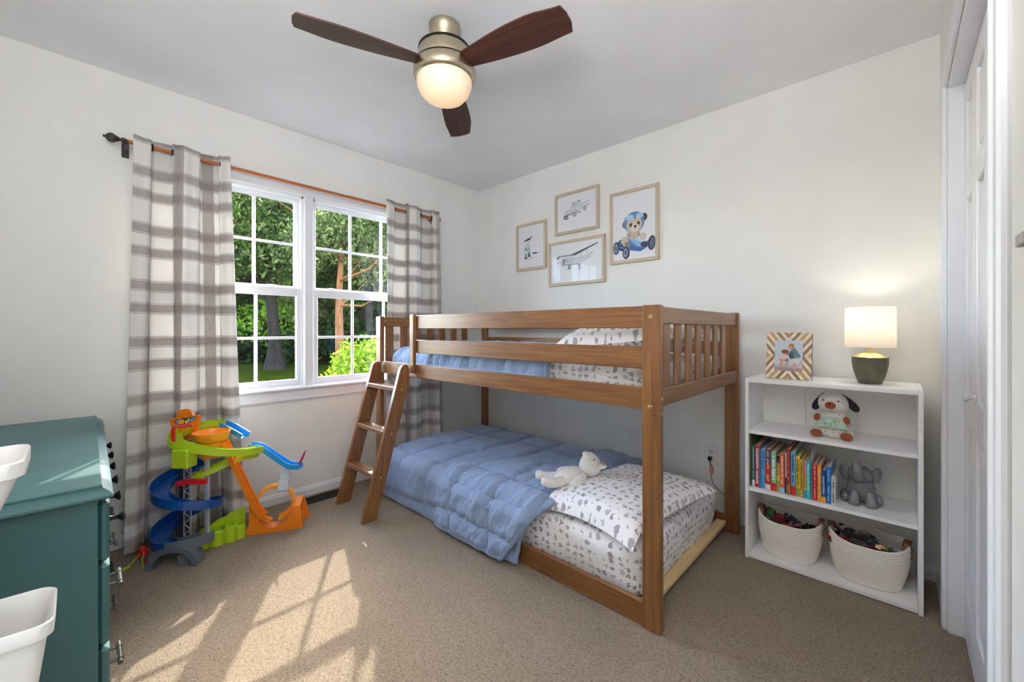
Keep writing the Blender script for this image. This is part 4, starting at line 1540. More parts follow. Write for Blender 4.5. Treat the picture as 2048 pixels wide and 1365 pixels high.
def letters(parent, chars, M, name='lettering'):
    """chars: (char, x, z, size, colour) raised a hair from the surface"""
    mb = MB()
    cols = []
    for ch, x, z, size, col in chars:
        cu = bpy.data.curves.new('t', 'FONT')
        cu.body = ch
        cu.size = size
        cu.align_x = 'CENTER'
        cu.extrude = 0.0004
        to = bpy.data.objects.new('t', cu)
        C.objects.link(to)
        dg = bpy.context.evaluated_depsgraph_get()
        me = bpy.data.meshes.new_from_object(to.evaluated_get(dg))
        if col not in cols:
            cols.append(col)
        mb.m = cols.index(col)
        L = M @ Matrix.Translation((x, -0.0075, z)) @ Matrix.Rotation(RAD(90), 4, 'X')
        mb.add([v.co for v in me.vertices], [list(p.vertices) for p in me.polygons], L)
        bpy.data.objects.remove(to)
        bpy.data.curves.remove(cu)
        bpy.data.meshes.remove(me)
    return mb.build(name, [pm('ink_%d_%d_%d' % c, c, 0.7) for c in cols], parent, smooth=0)


NAVY, OCH, GRN, ORG = (48, 62, 84), (206, 164, 88), (70, 100, 90), (216, 150, 90)
letters(sign, [('I', -0.040, 0.003, 0.019, NAVY), ('L', -0.026, 0.001, 0.019, ORG), ('O', -0.008, 0.001, 0.017, (234, 232, 222)), ('V', 0.012, 0.001, 0.019, GRN), ('E', 0.028, 0.001, 0.019, OCH),
               ('Y', -0.022, -0.017, 0.019, GRN), ('O', -0.003, -0.017, 0.019, (62, 112, 140)), ('U', 0.016, -0.017, 0.019, OCH)], Ms)

# --- books: (x0, x1, top z, cover, foot colour, foot share, mark colour, label)
CREAM = pm('book_pages', (222, 212, 192), 0.9, var=0.06, vscale=90)
SHELF3 = 0.349
BOOKS = [
    (2.3885, 2.3945, 0.600, (70, 92, 48), None, 0, None, 'tall thin dark green book at the far left end of the shelf', 0.27),
    (2.3955, 2.4080, 0.551, (34, 110, 118), (226, 226, 222), .16, (196, 214, 190), 'teal book with a white foot, left in the book row', 0.24),
    (2.4085, 2.4270, 0.553, (196, 40, 66), None, 0, (244, 214, 216), 'crimson book with long white title between teal and light blue books', 0.24),
    (2.4275, 2.4340, 0.546, (60, 140, 190), None, 0, None, 'thin mid-blue book beside the crimson title', 0.24),
    (2.4345, 2.4530, 0.542, (96, 176, 220), (70, 150, 206), .34, (40, 96, 150), 'sky blue book with dark blue marks left of the purple and red book', 0.23),
    (2.4535, 2.4755, 0.545, (192, 48, 46), (226, 222, 216), .14, (240, 190, 120), 'red book with purple top and white foot', 0.23),
    (2.4760, 2.4985, 0.537, (130, 190, 150), (206, 36, 44), .20, (240, 244, 236), 'mint green book with chunky white title and red foot', 0.22),
    (2.4990, 2.5125, 0.522, (214, 186, 76), (150, 170, 70), .30, (90, 80, 60), 'mustard book with dark checks at its top', 0.21),
    (2.5130, 2.5325, 0.535, (222, 94, 62), (140, 190, 216), .14, (246, 210, 180), 'coral orange book with pale blue foot', 0.22),
    (2.5335, 2.5405, 0.540, (216, 212, 214), (60, 60, 100), .4, None, 'very thin white book beside the coral orange spine', 0.22),
    (2.5410, 2.5550, 0.562, (178, 36, 40), (160, 120, 54), .24, (230, 120, 90), 'tall dark red book with olive foot', 0.24),
    (2.5555, 2.5755, 0.553, (112, 184, 214), (204, 40, 44), .22, (40, 70, 110), 'light blue book with bright red foot and navy script', 0.23),
    (2.5760, 2.5915, 0.536, (236, 196, 46), (150, 150, 60), .20, (70, 60, 40), 'bright yellow book with olive foot and a small dark picture', 0.22),
    (2.5920, 2.6045, 0.523, (206, 170, 62), None, 0, (120, 90, 40), 'ochre book with brown lettering right of the bright yellow book', 0.20),
    (2.6050, 2.6155, 0.521, (238, 194, 52), (70, 150, 190), .2, (196, 90, 50), 'yellow book with pink top and blue foot', 0.20),
    (2.6160, 2.6325, 0.522, (70, 186, 196), None, 0, (190, 232, 226), 'turquoise book with pale lettering just left of the bookend', 0.19),
    (2.6400, 2.6550, 0.513, (206, 44, 62), None, 0, (240, 150, 150), 'crimson book just right of the bookend', 0.18),
    (2.6555, 2.6715, 0.512, (238, 152, 52), None, 0, (250, 200, 120), 'plain orange book between crimson and navy books', 0.18),
    (2.6720, 2.6880, 0.494, (36, 78, 138), (240, 160, 40), .18, (170, 210, 240), 'short navy book with orange foot', 0.16),
    (2.6890, 2.7055, 0.511, (24, 116, 196), None, 0, (150, 206, 240), 'bright blue book with pale marks left of the white book', 0.17),
    (2.7070, 2.7220, 0.477, (230, 228, 224), None, 0, (60, 60, 62), 'shortest white book with black marks beside the grey elephant', 0.15),
]
for i, (x0, x1, zt, col, foot, fs, mk, label, dep) in enumerate(BOOKS):
    z0 = SHELF3 + 0.0005
    yf = -0.338 + 0.004 * ((i * 37) % 5 - 2) / 2
    bk = thing('book', label, 'book', ((x0 + x1) / 2, yf + dep / 2, z0), 'picture books on the middle shelf')
    cv = pm('cover_%d_%d_%d' % col, col, 0.4, var=0.08, vscale=30)
    t = 0.0016
    mb = MB()
    mb.box(x0, x0 + t, yf, yf + dep, z0, zt, 0.0004)
    mb.box(x1 - t, x1, yf, yf + dep, z0, zt, 0.0004)
    mb.box(x0, x1, yf, yf + t, z0, zt, 0.0006)
    mb.build('cover', cv, bk, smooth=30)
    if x1 - x0 > 2.2 * t:
        MB().box(x0 + t, x1 - t, yf + t, yf + dep - 0.004, z0 + 0.003, zt - 0.003).build('pages', CREAM, bk, smooth=0)
    w = x1 - x0
    hh = zt - z0
    if foot:
        MB().box(x0 + 0.0002, x1 - 0.0002, yf - 0.0004, yf + 0.0006, z0 + 0.001, z0 + hh * fs).build('spine_band', pm('cover_%d_%d_%d' % foot, foot, 0.4), bk, smooth=0)
    if i in (5, 14, 7):
        tc_ = {5: (84, 60, 122), 14: (226, 140, 150), 7: (40, 42, 60)}[i]
        MB().box(x0 + 0.0002, x1 - 0.0002, yf - 0.0004, yf + 0.0006, zt - hh * {5: .38, 14: .34, 7: .2}[i], zt - 0.001).build('spine_band', pm('cover_%d_%d_%d' % tc_, tc_, 0.4), bk, smooth=0)
    if mk and w > 0.009:
        rnd = random.Random(i)
        z = z0 + hh * (fs + 0.08)
        sh = []
        zz = z
        while zz < zt - 0.014:
            L = rnd.uniform(0.003, 0.0075)
            if rnd.random() > 0.16:
                wd = w * rnd.uniform(0.30, 0.46) if i not in (2, 6) else w * 0.6
                off = rnd.uniform(-0.06, 0.06) * w
                sh.append(('p', [(w / 2 - wd / 2 + off, zz), (w / 2 + wd / 2 + off, zz), (w / 2 + wd / 2 + off, zz + L * .35), (w / 2 - wd / 6 + off, zz + L * .5), (w / 2 + wd / 2 + off, zz + L * .7), (w / 2 + wd / 3 + off, zz + L), (w / 2 - wd / 2 + off, zz + L)], mk))
            zz += L + 0.0014
        if sh:
            draw2d('spine_print', bk, (x0, yf - 0.0002, 0.0), (1, 0, 0), (0, 0, 1), sh)
be = thing('bookend', 'thin white metal bookend plate between turquoise and crimson books', 'bookend', (2.636, -0.2, SHELF3))
MB().box(2.6352, 2.6368, -0.335, -0.175, SHELF3, 0.572, 0.0006).build('upright', pm('white_metal', (224, 224, 222), 0.4), be, smooth=0)
MB().box(2.6352, 2.70, -0.30, -0.20, SHELF3, SHELF3 + 0.0012).build('foot', pm('white_metal', (224, 224, 222), 0.4), be, smooth=0)

# --- grey ceramic elephant
M_ELE = pm('grey_glazed_ceramic', (124, 126, 130), 0.12, var=0.04, coat=0.8)
ele = thing('elephant_bank', 'glossy grey ceramic elephant with raised trunk sitting beside the books', 'figurine', (2.800, -0.215, SHELF3), local=True, rot=(0, 0, RAD(10)))
eb = MB()
eb.ell((0, 0, 0.062), (0.052, 0.046, 0.066), nu=28, nv=18, fn=lambda q, d: Vector((q.x * (1 + 0.10 * max(0, -d.z)), q.y, max(q.z, -0.058))))
eb.build('body', M_ELE, ele, smooth=80)
for s in (-1, 1):
    MB().tube([(s * 0.026, -0.044, 0.060), (s * 0.028, -0.052, 0.030), (s * 0.029, -0.052, 0.012), (s * 0.029, -0.052, 0.001)], [0.014, 0.020, 0.023, 0.019], 18).build('front_leg', M_ELE, ele, smooth=70)
    MB().ell((s * 0.056, -0.014, 0.025), (0.019, 0.034, 0.025), rot=Matrix.Rotation(RAD(-s * 12), 4, 'Y')).build('hind_leg', M_ELE, ele, smooth=80)
eh = MB().ell((-0.003, -0.016, 0.130), (0.046, 0.040, 0.038), nu=28, nv=18).build('head', M_ELE, ele, smooth=80)
MB().tube([(-0.010, -0.040, 0.122), (-0.014, -0.056, 0.122), (-0.017, -0.066, 0.138), (-0.019, -0.068, 0.158), (-0.021, -0.062, 0.178), (-0.022, -0.058, 0.190)], [0.024, 0.023, 0.020, 0.017, 0.0155, 0.0165], 20).build('trunk', M_ELE, eh, smooth=70)
for s in (-1, 1):
    MB().ell((s * 0.055, 0.006, 0.126), (0.021, 0.012, 0.035), rot=Matrix.Rotation(RAD(s * 30), 4, 'Z') @ Matrix.Rotation(RAD(s * 10), 4, 'Y')).build('ear', M_ELE, eh, smooth=80)

# --- woven rope baskets full of toy cars
M_ROPE = pm('cotton_rope', (246, 240, 230), 0.9, var=0.03, vscale=160, bmp=0.3, bscale=300, spec=0.15)
M_LEATH = pm('tan_leather', (128, 82, 56), 0.5, var=0.12, vscale=50)


def sgnp(x, p):
    return abs(x) ** p * (1 if x >= 0 else -1)


def basket(label, cx, cy, a, b, h, seed):
    z0 = 0.0215
    root = thing('rope_basket', label, 'basket', (cx, cy, z0), 'cream rope baskets on the bottom shelf')
    rows = 19

    def surf(off, inner):
        def f(u, v):
            an = 2 * pi * u
            bul = 0.80 + 0.20 * sin(min(1, v * 1.25) * pi / 2) if v < .8 else 1.0
            coil = 0.0022 * abs(sin(pi * rows * v))
            ra, rb = a * bul - off + coil * (1 if not inner else -1), b * bul - off + coil * (1 if not inner else -1)
            x, y = ra * sgnp(cos(an), 0.78), rb * sgnp(sin(an), 0.78)
            wob = 0.003 * fbm(x * 20, y * 20, seed + v)
            rim = 0.014 * abs(cos(an)) ** 3 - 0.006 * abs(sin(an)) ** 2
            return Vector((cx + x + wob, cy + y + wob, z0 + 0.001 + (h + rim * v ** 2) * v))
        return f
    mb = MB()
    mb.grid(surf(0, False), 72, rows * 5, closed=True)
    mb.grid(surf(0.006, True), 72, rows * 5, closed=True, flip=True)
    fo, fi = surf(0, False), surf(0.006, True)
    mb.grid(lambda u, v: fo(u, 1) * (1 - v) + fi(u, 1) * v + Vector((0, 0, 0.002 * sin(pi * v))), 72, 3, closed=True)
    mb.grid(lambda u, v: Vector((cx, cy, z0 + 0.004)) * v + fi(u, 0.02) * (1 - v), 72, 4, closed=True)
    mb.build('coiled_wall', M_ROPE, root, smooth=60)
    for s in (-1, 1):
        hb = MB()
        X = cx + s * (a - 0.004)
        zt = z0 + h + 0.006
        pts = [(X - s * 0.012, cy - 0.035, zt - 0.050), (X - s * 0.010, cy - 0.034, zt - 0.010), (X - s * 0.004, cy - 0.026, zt + 0.012), (X, cy, zt + 0.020), (X - s * 0.004, cy + 0.026, zt + 0.012), (X - s * 0.010, cy + 0.034, zt - 0.010), (X - s * 0.012, cy + 0.035, zt - 0.050)]
        P = [Vector(p) for p in pts]
        dense = []
        for i in range(len(P) - 1):
            for k in range(4):
                dense.append(P[i].lerp(P[i + 1], k / 4))
        dense.append(P[-1])
        hb.sweep(dense, [(-0.0045, -0.010), (0.0045, -0.010), (0.0045, 0.010), (-0.0045, 0.010)], ups=[(s, 0, 0.001)] * len(dense))
        hb.build('handle', M_LEATH, root, smooth=40)
        for yy in (cy - 0.035, cy + 0.035):
            st_ = MB()
            st_.tube([(X + s * 0.004, yy, zt - 0.012), (X + s * 0.012, yy, zt - 0.028), (X + s * 0.002, yy + 0.004, zt - 0.048)], 0.0022, 6)
            st_.build('lacing', M_LEATH, root, smooth=50)
    return root


basket('cream rope basket of toy cars at left on the bottom shelf', 2.534, -0.212, 0.131, 0.120, 0.176, 1.0)
basket('cream rope basket at right on the bottom shelf holding the big black truck', 2.824, -0.212, 0.136, 0.122, 0.178, 4.0)
TYREM = pm('toy_tyre', (26, 26, 28), 0.6)
GLAZ = pm('toy_window', (40, 52, 64), 0.15)


def toy_car(label, x, y, z, col, L, kind, rz, rx, ry, group):
    root = thing('toy_car', label, 'toy car', (x, y, z), group, local=True, rot=(rx, ry, rz))
    m = pm('toy_%d_%d_%d' % col, col, 0.25, coat=0.5)
    W, Hh = L * 0.42, L * 0.30
    prof = {'car': [(-.5, .12), (.5, .12), (.5, .42), (.42, .52), (.20, .58), (.06, .95), (-.28, .98), (-.42, .60), (-.5, .55)],
            'truck': [(-.5, .14), (.5, .14), (.5, .62), (.32, .70), (.22, 1.1), (-.02, 1.12), (-.06, .66), (-.5, .66)],
            'buggy': [(-.5, .25), (.5, .2), (.5, .40), (.25, .52), (.05, .62), (-.10, .90), (-.25, .62), (-.5, .58)]}[kind]
    poly = [(px * L, pz * Hh) for px, pz in prof]
    M = Matrix(((1, 0, 0, 0), (0, 0, -1, 0), (0, 1, 0, 0), (0, 0, 0, 1)))
    MB().prism(poly, -W / 2, W / 2, M).build('body', m, root, smooth=20)
    xa = {'car': (-0.30, 0.08), 'truck': (0.0, 0.20), 'buggy': (-0.2, 0.0)}[kind]
    MB().box(xa[0] * L, xa[1] * L, -W * .51, W * .51, Hh * .66, Hh * .88, 0.001).build('window', GLAZ, root, smooth=30)
    r = L * (0.115 if kind == 'car' else 0.16)
    for sx in (-.30, .30):
        for sy in (-1, 1):
            MB().cyl((sx * L, sy * W * 0.40, r * .7), (sx * L, sy * W * 0.60, r * .7), r, n=14).build('wheel', TYREM, root, smooth=40)
    return root


CARS = [
    (2.442, -0.205, 0.176, (62, 124, 50), .075, 'buggy', 1.3, .6, -.7, 'bright green buggy upended beside the left basket handle'),
    (2.490, -0.190, 0.162, (150, 30, 32), .085, 'car', .3, .2, -.2, 'dark red car in the left basket behind the navy one'),
    (2.485, -0.255, 0.150, (22, 30, 46), .090, 'car', -.2, -.3, .1, 'navy car at the front of the left basket'),
    (2.528, -0.170, 0.166, (48, 96, 110), .070, 'truck', .9, .2, .5, 'teal truck rising behind the middle of the left basket'),
    (2.540, -0.270, 0.150, (226, 74, 36), .075, 'car', .2, .3, .2, 'orange car against the front rim of the left basket'),
    (2.565, -0.200, 0.158, (120, 24, 54), .075, 'car', 1.8, -.4, .3, 'maroon car in the middle of the left basket'),
    (2.602, -0.240, 0.152, (26, 28, 30), .085, 'truck', .5, .3, -.3, 'black truck at right in the left basket'),
    (2.585, -0.285, 0.148, (196, 40, 40), .060, 'car', -.4, .2, .1, 'small red car under the rim of the left basket'),
    (2.618, -0.175, 0.154, (40, 74, 70), .065, 'buggy', 2.2, .2, .2, 'dark green buggy at right end of the left basket'),
    (2.722, -0.170, 0.180, (214, 214, 216), .070, 'buggy', .7, .3, -.3, 'white and grey buggy at left in the right basket'),
    (2.740, -0.260, 0.152, (186, 28, 30), .110, 'car', -.15, -.2, .1, 'long red car along the front rim of the right basket'),
    (2.795, -0.190, 0.168, (26, 27, 32), .120, 'truck', -.1, -.2, .05, 'big black truck on top of the right basket'),
    (2.835, -0.265, 0.150, (204, 44, 36), .080, 'car', .9, -.3, -.2, 'bright red car in front of the big black truck'),
    (2.862, -0.235, 0.164, (236, 178, 30), .075, 'truck', -.6, -.4, .3, 'yellow truck right of the big black truck'),
    (2.875, -0.280, 0.146, (214, 92, 30), .065, 'car', .4, .2, .1, 'orange-red car below the yellow truck'),
    (2.898, -0.210, 0.148, (72, 128, 54), .070, 'car', .2, .2, .2, 'green car at right in the right basket'),
    (2.925, -0.190, 0.152, (220, 222, 224), .060, 'car', -.3, .2, -.2, 'white car beside the right handle of the right basket'),
    (2.840, -0.295, 0.146, (150, 176, 196), .060, 'car', .1, -.2, .2, 'pale blue car at the front rim of the right basket'),
]
for x, y, z, col, L, kind, rz, rx, ry, label in CARS:
    toy_car(label, x, y, z, col, L, kind, rz, rx, ry, 'toy cars in the left basket' if x < 2.68 else 'toy cars in the right basket')
# the buried remainder of each pile
for cx, a in ((2.534, 0.10), (2.824, 0.105)):
    rnd = random.Random(int(cx * 100))
    mb = MB()
    for k in range(46):
        an, rr_ = rnd.uniform(0, 6.28), rnd.random() ** .5
        x, y = cx + a * .72 * rr_ * cos(an), -0.212 + 0.068 * rr_ * sin(an)
        z = rnd.uniform(0.09, 0.135)
        mb.m = rnd.randrange(5)
        s = rnd.uniform(0.012, 0.022)
        mb.box(-s * 1.6, s * 1.6, -s * .7, s * .7, -s * .5, s * .5, 0.003, Matrix.Translation((x, y, z)) @ Matrix.Rotation(rnd.uniform(0, 6), 4, Vector((rnd.random(), rnd.random(), rnd.random() + .1)).normalized()))
    o = mb.build('toy_pile', [pm('toy_%d_%d_%d' % c, c, 0.3) for c in ((26, 28, 30), (150, 30, 32), (48, 62, 92), (90, 92, 96), (62, 90, 60))], None, smooth=30)
    tag(o, 'heap of small toy pieces buried in the %s rope basket' % ('left' if cx < 2.6 else 'right'), 'toys', None, 'stuff')

# ================================================================ OUTLETS, SWITCH, VENT
M_PLATE = pm('white_plastic', (232, 230, 226), 0.35, var=0.01)
M_SLOT = pm('dark_slot', (50, 48, 46), 0.6)


def outlet(label, M, blank=False, name='wall_outlet', switch=False):
    root = thing(name, label, 'outlet' if not switch else 'light switch', M.translation, local=True)
    root.matrix_world = M
    MB().box(-0.036, 0.036, -0.006, 0.0, -0.060, 0.060, 0.003).build('cover_plate', M_PLATE, root, smooth=30)
    if switch:
        for x in (-0.012, 0.012):
            MB().box(x - 0.005, x + 0.005, -0.016, -0.005, -0.004, 0.014, 0.002).build('toggle', pm('grey_toggle', (150, 148, 144), 0.4), root, smooth=30)
        return root
    if blank:
        for z in (-0.042, 0.042):
            MB().cyl((0, -0.0075, z), (0, -0.005, z), 0.003, n=10).build('screw', M_PLATE, root)
        return root
    for z in (0.021, -0.021):
        MB().prism([(-0.0165, -0.010), (-0.012, -0.014), (0.012, -0.014), (0.0165, -0.010), (0.0165, 0.010), (0.012, 0.014), (-0.012, 0.014), (-0.0165, 0.010)], 0.005, 0.0075, Matrix.Translation((0, 0, z)) @ MXZ).build('socket', pm('socket_plastic', (214, 212, 208), 0.4), root, smooth=20)
        s = MB()
        s.box(-0.0075, -0.0055, -0.0079, -0.0070, z - 0.001, z + 0.007)
        s.box(0.0055, 0.0075, -0.0079, -0.0070, z - 0.001, z + 0.007)
        s.cyl((0, -0.0079, z - 0.007), (0, -0.0070, z - 0.007), 0.0024, n=10)
        s.build('slots', M_SLOT, root, smooth=0)
    return root


outlet('white duplex wall outlet with a plug in it, behind the bunk end', Matrix.Translation((2.100, 0, 0.368)))
outlet('blank white cover plate low on the back wall behind the lower bunk', Matrix.Translation((1.600, 0, 0.385)), True, 'blank_plate')
outlet('white outlet half hidden behind the right curtain', Matrix.Translation((0, -0.480, 0.415)) @ Matrix.Rotation(RAD(90), 4, 'Z'))
outlet('light switch plate on the near right wall at the picture edge', Matrix.Translation((RX, -1.735, 1.245)) @ Matrix.Rotation(RAD(-90), 4, 'Z'), False, 'light_switch', True)
ch = thing('charger_cable', 'black plug and thin cable with a pink connector hanging from the outlet', 'cable', (2.10, -0.01, 0.35))
MB().box(2.088, 2.108, -0.032, -0.008, 0.338, 0.360, 0.003).build('plug', M_BLK, ch, smooth=30)
MB().tube([(2.098, -0.020, 0.340), (2.100, -0.022, 0.325), (2.106, -0.022, 0.305)], 0.0028, 8).build('cord', M_SLOT, ch, smooth=50)
MB().box(2.098, 2.118, -0.032, -0.014, 0.262, 0.305, 0.004).build('connector', pm('pink_plastic', (214, 140, 136), 0.4), ch, smooth=30)
MB().tube([(2.108, -0.022, 0.262), (2.106, -0.022, 0.238), (2.116, -0.022, 0.205), (2.150, -0.022, 0.170), (2.19, -0.02, 0.145), (2.24, -0.03, 0.09), (2.26, -0.04, 0.012)], 0.0022, 8).build('cord', pm('grey_cord', (96, 98, 104), 0.5), ch, smooth=50)

vent = thing('floor_vent', 'dark brown metal floor register set in the carpet below the window', 'vent', (0.11, -1.47, 0.0))
vm_ = pm('dark_bronze', (40, 34, 30), 0.45, 0.5)
for q in ((0.055, 0.165, -1.63, -1.617), (0.055, 0.165, -1.333, -1.32), (0.055, 0.067, -1.617, -1.333), (0.153, 0.165, -1.617, -1.333)):
    MB().box(*q, 0.0, 0.006, 0.001).build('frame_bar', vm_, vent, smooth=0)
for i in range(20):
    y = -1.611 + 0.0142 * i
    MB().box(0.066, 0.154, y, y + 0.005, 0.0005, 0.0045).build('slat', vm_, vent, smooth=0)
MB().box(0.066, 0.154, -1.618, -1.332, 0.0002, 0.001).build('duct_shade', pm('void_shade', (10, 9, 8), 0.9), vent, smooth=0)  # near-black sheet painted in as the shade below the slats

# ================================================================ TOY CAR TRACK
def plastic(name, col, rough=0.32):
    return pm(name, col, rough, var=0.03, coat=0.2)


P_BLUE, P_SKY = plastic('deep_blue_plastic', (18, 74, 146)), plastic('sky_blue_plastic', (46, 150, 214))
P_LIME, P_ORG, P_AMB = plastic('lime_plastic', (176, 204, 34)), plastic('orange_plastic', (236, 128, 24)), plastic('amber_plastic', (240, 150, 26))
P_RED, P_GREY, P_LGREY, P_SLATE = plastic('red_plastic', (214, 34, 40)), plastic('grey_plastic', (96, 102, 112)), plastic('pale_grey_plastic', (186, 192, 202)), plastic('slate_plastic', (58, 66, 80))
Rv, Fv = Vector((0.729, 0.684, 0)), Vector((-0.684, 0.729, 0))
Z3 = Vector((0, 0, 1))
trk = thing('toy_car_track', 'colourful plastic toy car track with blue spiral, lime deck and orange loop beside the curtain', 'toy track', (0.35, -2.10, 0))


def chan(hw, wo, wi, t=0.003, fl=0.004):
    return [(-hw, wi), (-hw, -fl), (hw, -fl), (hw, wo), (hw - t, wo), (hw - t, 0), (-hw + t, 0), (-hw + t, wi)]


def spline(pts, n=8):
    P = [Vector(p) for p in pts]
    out = []
    for i in range(len(P) - 1):
        p0, p1, p2, p3 = P[max(i - 1, 0)], P[i], P[i + 1], P[min(i + 2, len(P) - 1)]
        for k in range(n):
            t = k / n
            out.append(0.5 * ((2 * p1) + (p2 - p0) * t + (2 * p0 - 5 * p1 + 4 * p2 - p3) * t * t + (3 * p1 - p0 - 3 * p2 + p3) * t ** 3))
    out.append(P[-1])
    return out


SC = Vector((0.318, -2.243, 0))


def helix(t0, t1, n, r=0.110, dz=0.0):
    out = []
    for i in range(n + 1):
        th = t0 + (t1 - t0) * i / n
        z = 0.290 - 0.225 * (min(th, 632) - 270) / 360 + dz
        out.append(SC + Rv * (r * cos(RAD(th))) + Fv * (r * sin(RAD(th))) + Z3 * max(0.080, z))
    return out


MB().sweep(helix(100, 345, 60), chan(0.038, 0.040, 0.022)).build('spiral_ramp', P_BLUE, trk, smooth=50)
MB().sweep(helix(392, 632, 60), chan(0.038, 0.040, 0.030)).build('spiral_ramp', P_BLUE, trk, smooth=50)
MB().sweep(helix(345, 392, 14), chan(0.038, 0.036, 0.022)).build('spiral_ramp', P_BLUE, trk, smooth=50)
g = MB()
g.sweep(helix(632, 712, 24), chan(0.040, 0.048, 0.034))
sec = [SC + Rv * (0.146 * cos(RAD(th))) + Fv * (0.146 * sin(RAD(th))) for th in range(652, 692, 5)] + [SC + Rv * (0.075 * cos(RAD(th))) + Fv * (0.075 * sin(RAD(th))) for th in range(687, 647, -5)]
bot = [SC + (p - SC) * (0.92 if i < 8 else 1.05) for i, p in enumerate(sec)]
n = len(sec)
vs_ = [(p.x, p.y, 0.001) for p in bot] + [(p.x, p.y, 0.060) for p in sec]
g.add(vs_, [list(range(n))[::-1], list(range(n, 2 * n))] + [(i, (i + 1) % n, (i + 1) % n + n, i + n) for i in range(n)])
g.build('exit_ramp', P_GREY, trk, smooth=45)
# arched tunnel under the front of the spiral
A0, A1 = Vector((0.376, -2.412, 0)), Vector((0.502, -2.238, 0))
d1 = (A1 - A0).normalized()
d2 = Vector((-d1.y, d1.x, 0))
Lh = (A1 - A0).length / 2
arc = []
for i in range(25):
    a = pi - pi * i / 24
    arc.append((Lh + Lh * cos(a), 0.002 + 0.098 * sin(a) ** 0.8))
inn = []
for i in range(25):
    a = pi * i / 24
    inn.append((Lh + (Lh - 0.026) * cos(a), 0.002 + 0.074 * sin(a) ** 0.85))
Ma = Matrix(((d1.x, 0, d2.x, A0.x), (d1.y, 0, d2.y, A0.y), (0, 1, 0, 0), (0, 0, 0, 1)))
ar = MB()
ring_ = [(x, z, 0.0) for x, z in arc] + [(x, z, 0.0) for x, z in inn[::-1]]
m_ = len(arc)
vs_, fs_ = [], []
for d in (0.0, 0.010, 0.070):
    for (x, z) in arc:
        vs_.append((x, z + (0.006 if d == 0.010 else 0), d))
    for (x, z) in inn[::-1]:
        vs_.append((x, z, d))
for k in range(2):
    o0, o1 = k * 2 * m_, (k + 1) * 2 * m_
    for i in range(m_ - 1):
        fs_.append((o0 + i, o0 + i + 1, o1 + i + 1, o1 + i))
        fs_.append((o0 + m_ + i, o0 + m_ + i + 1, o1 + m_ + i + 1, o1 + m_ + i))
    for a_, b_ in ((0, m_), (m_ - 1, 2 * m_ - 1)):
        fs_.append((o0 + a_, o0 + b_, o1 + b_, o1 + a_))
for o0 in (0, 4 * m_):
    for i in range(m_ - 1):
        fs_.append((o0 + i, o0 + i + 1, o0 + m_ + i + 1, o0 + m_ + i))
ar.add(vs_, fs_, Ma)
ar.build('tunnel_arch', P_GREY, trk, smooth=50)

# lattice tower, post and red crossbar
TW = Vector((0.262, -2.252, 0))


def obox(c, dx, dy, z0, z1, b=0.0015, ax=None):
    ax = Rv if ax is None else ax
    ay = Vector((-ax.y, ax.x, 0))
    M = Matrix(((ax.x, ay.x, 0, c.x), (ax.y, ay.y, 0, c.y), (0, 0, 1, 0), (0, 0, 0, 1)))
    return (-dx / 2, dx / 2, -dy / 2, dy / 2, z0, z1, b, M)


MB().box(*obox(TW, 0.026, 0.034, 0.004, 0.475)).build('tower_column', P_SLATE, trk, smooth=30)
lt = MB()
e = TW - Fv * 0.017 + Rv * 0.013
w = 0.036
for s in (0, w):
    lt.tube([e + Rv * s + Z3 * 0.05, e + Rv * s + Z3 * 0.472], 0.003, 6)
k, z = 0, 0.055
while z < 0.45:
    lt.tube([e + Rv * (0 if k % 2 else w) + Z3 * z, e + Rv * (w if k % 2 else 0) + Z3 * (z + 0.028)], 0.0028, 6)
    z += 0.028
    k += 1
for z in (0.415, 0.43, 0.465):
    lt.tube([e + Z3 * z, e + Rv * w + Z3 * z], 0.004, 6)
lt.build('lattice', P_LGREY, trk, smooth=40)
MB().box(*obox(Vector((0.322, -2.166, 0)), 0.018, 0.018, 0.060, 0.470)).build('post', P_LGREY, trk, smooth=30)
rb = MB()
c0, c1 = Vector((0.330, -2.290, 0.362)), Vector((0.430, -2.188, 0.372))
rb.sweep([c0, c0.lerp(c1, .25) + Z3 * .004, c0.lerp(c1, .3) + Z3 * .008, c1], [(-0.009, -0.011), (0.009, -0.011), (0.009, 0.013), (-0.009, 0.013)])
rb.build('crossbar', P_RED, trk, smooth=30)

# upper lime deck
BCn = Vector((0.328, -2.168, 0))
pts = []
for th, z in ((95, .600), (125, .598), (155, .594), (185, .588), (215, .574), (240, .556)):
    pts.append(BCn + Rv * (0.128 * cos(RAD(th))) + Fv * (0.128 * sin(RAD(th))) + Z3 * z)
pts += [Vector((0.408, -2.235, 0.532)), Vector((0.434, -2.160, 0.506)), Vector((0.436, -2.090, 0.486)), Vector((0.420, -2.015, 0.470)), Vector((0.388, -1.946, 0.462))]
MB().sweep(spline(pts, 8), chan(0.028, 0.030, 0.026, 0.003, 0.005)).build('deck_track', P_LIME, trk, smooth=50)
bx = MB()
bc_ = Vector((0.388, -2.268, 0))
bx.box(*obox(bc_, 0.078, 0.066, 0.455, 0.545, 0.004))
for i in range(4):
    q = bc_ - Rv * 0.039 + Fv * (-0.022 + 0.0145 * i)
    bx.box(*obox(q, 0.006, 0.007, 0.465, 0.532, 0.001))
bx.build('lift_house', P_LIME, trk, smooth=30)
br = MB()
q0 = BCn + Rv * (0.128 * cos(RAD(228))) + Fv * (0.128 * sin(RAD(228))) - Rv * 0.01
br.tube([q0 + Z3 * 0.565, q0 + Z3 * 0.635, q0 + Rv * 0.012 + Z3 * 0.645, q0 + Rv * 0.078 + Fv * 0.02 + Z3 * 0.652], 0.0085, 4)
br.build('gantry', P_RED, trk, smooth=20)
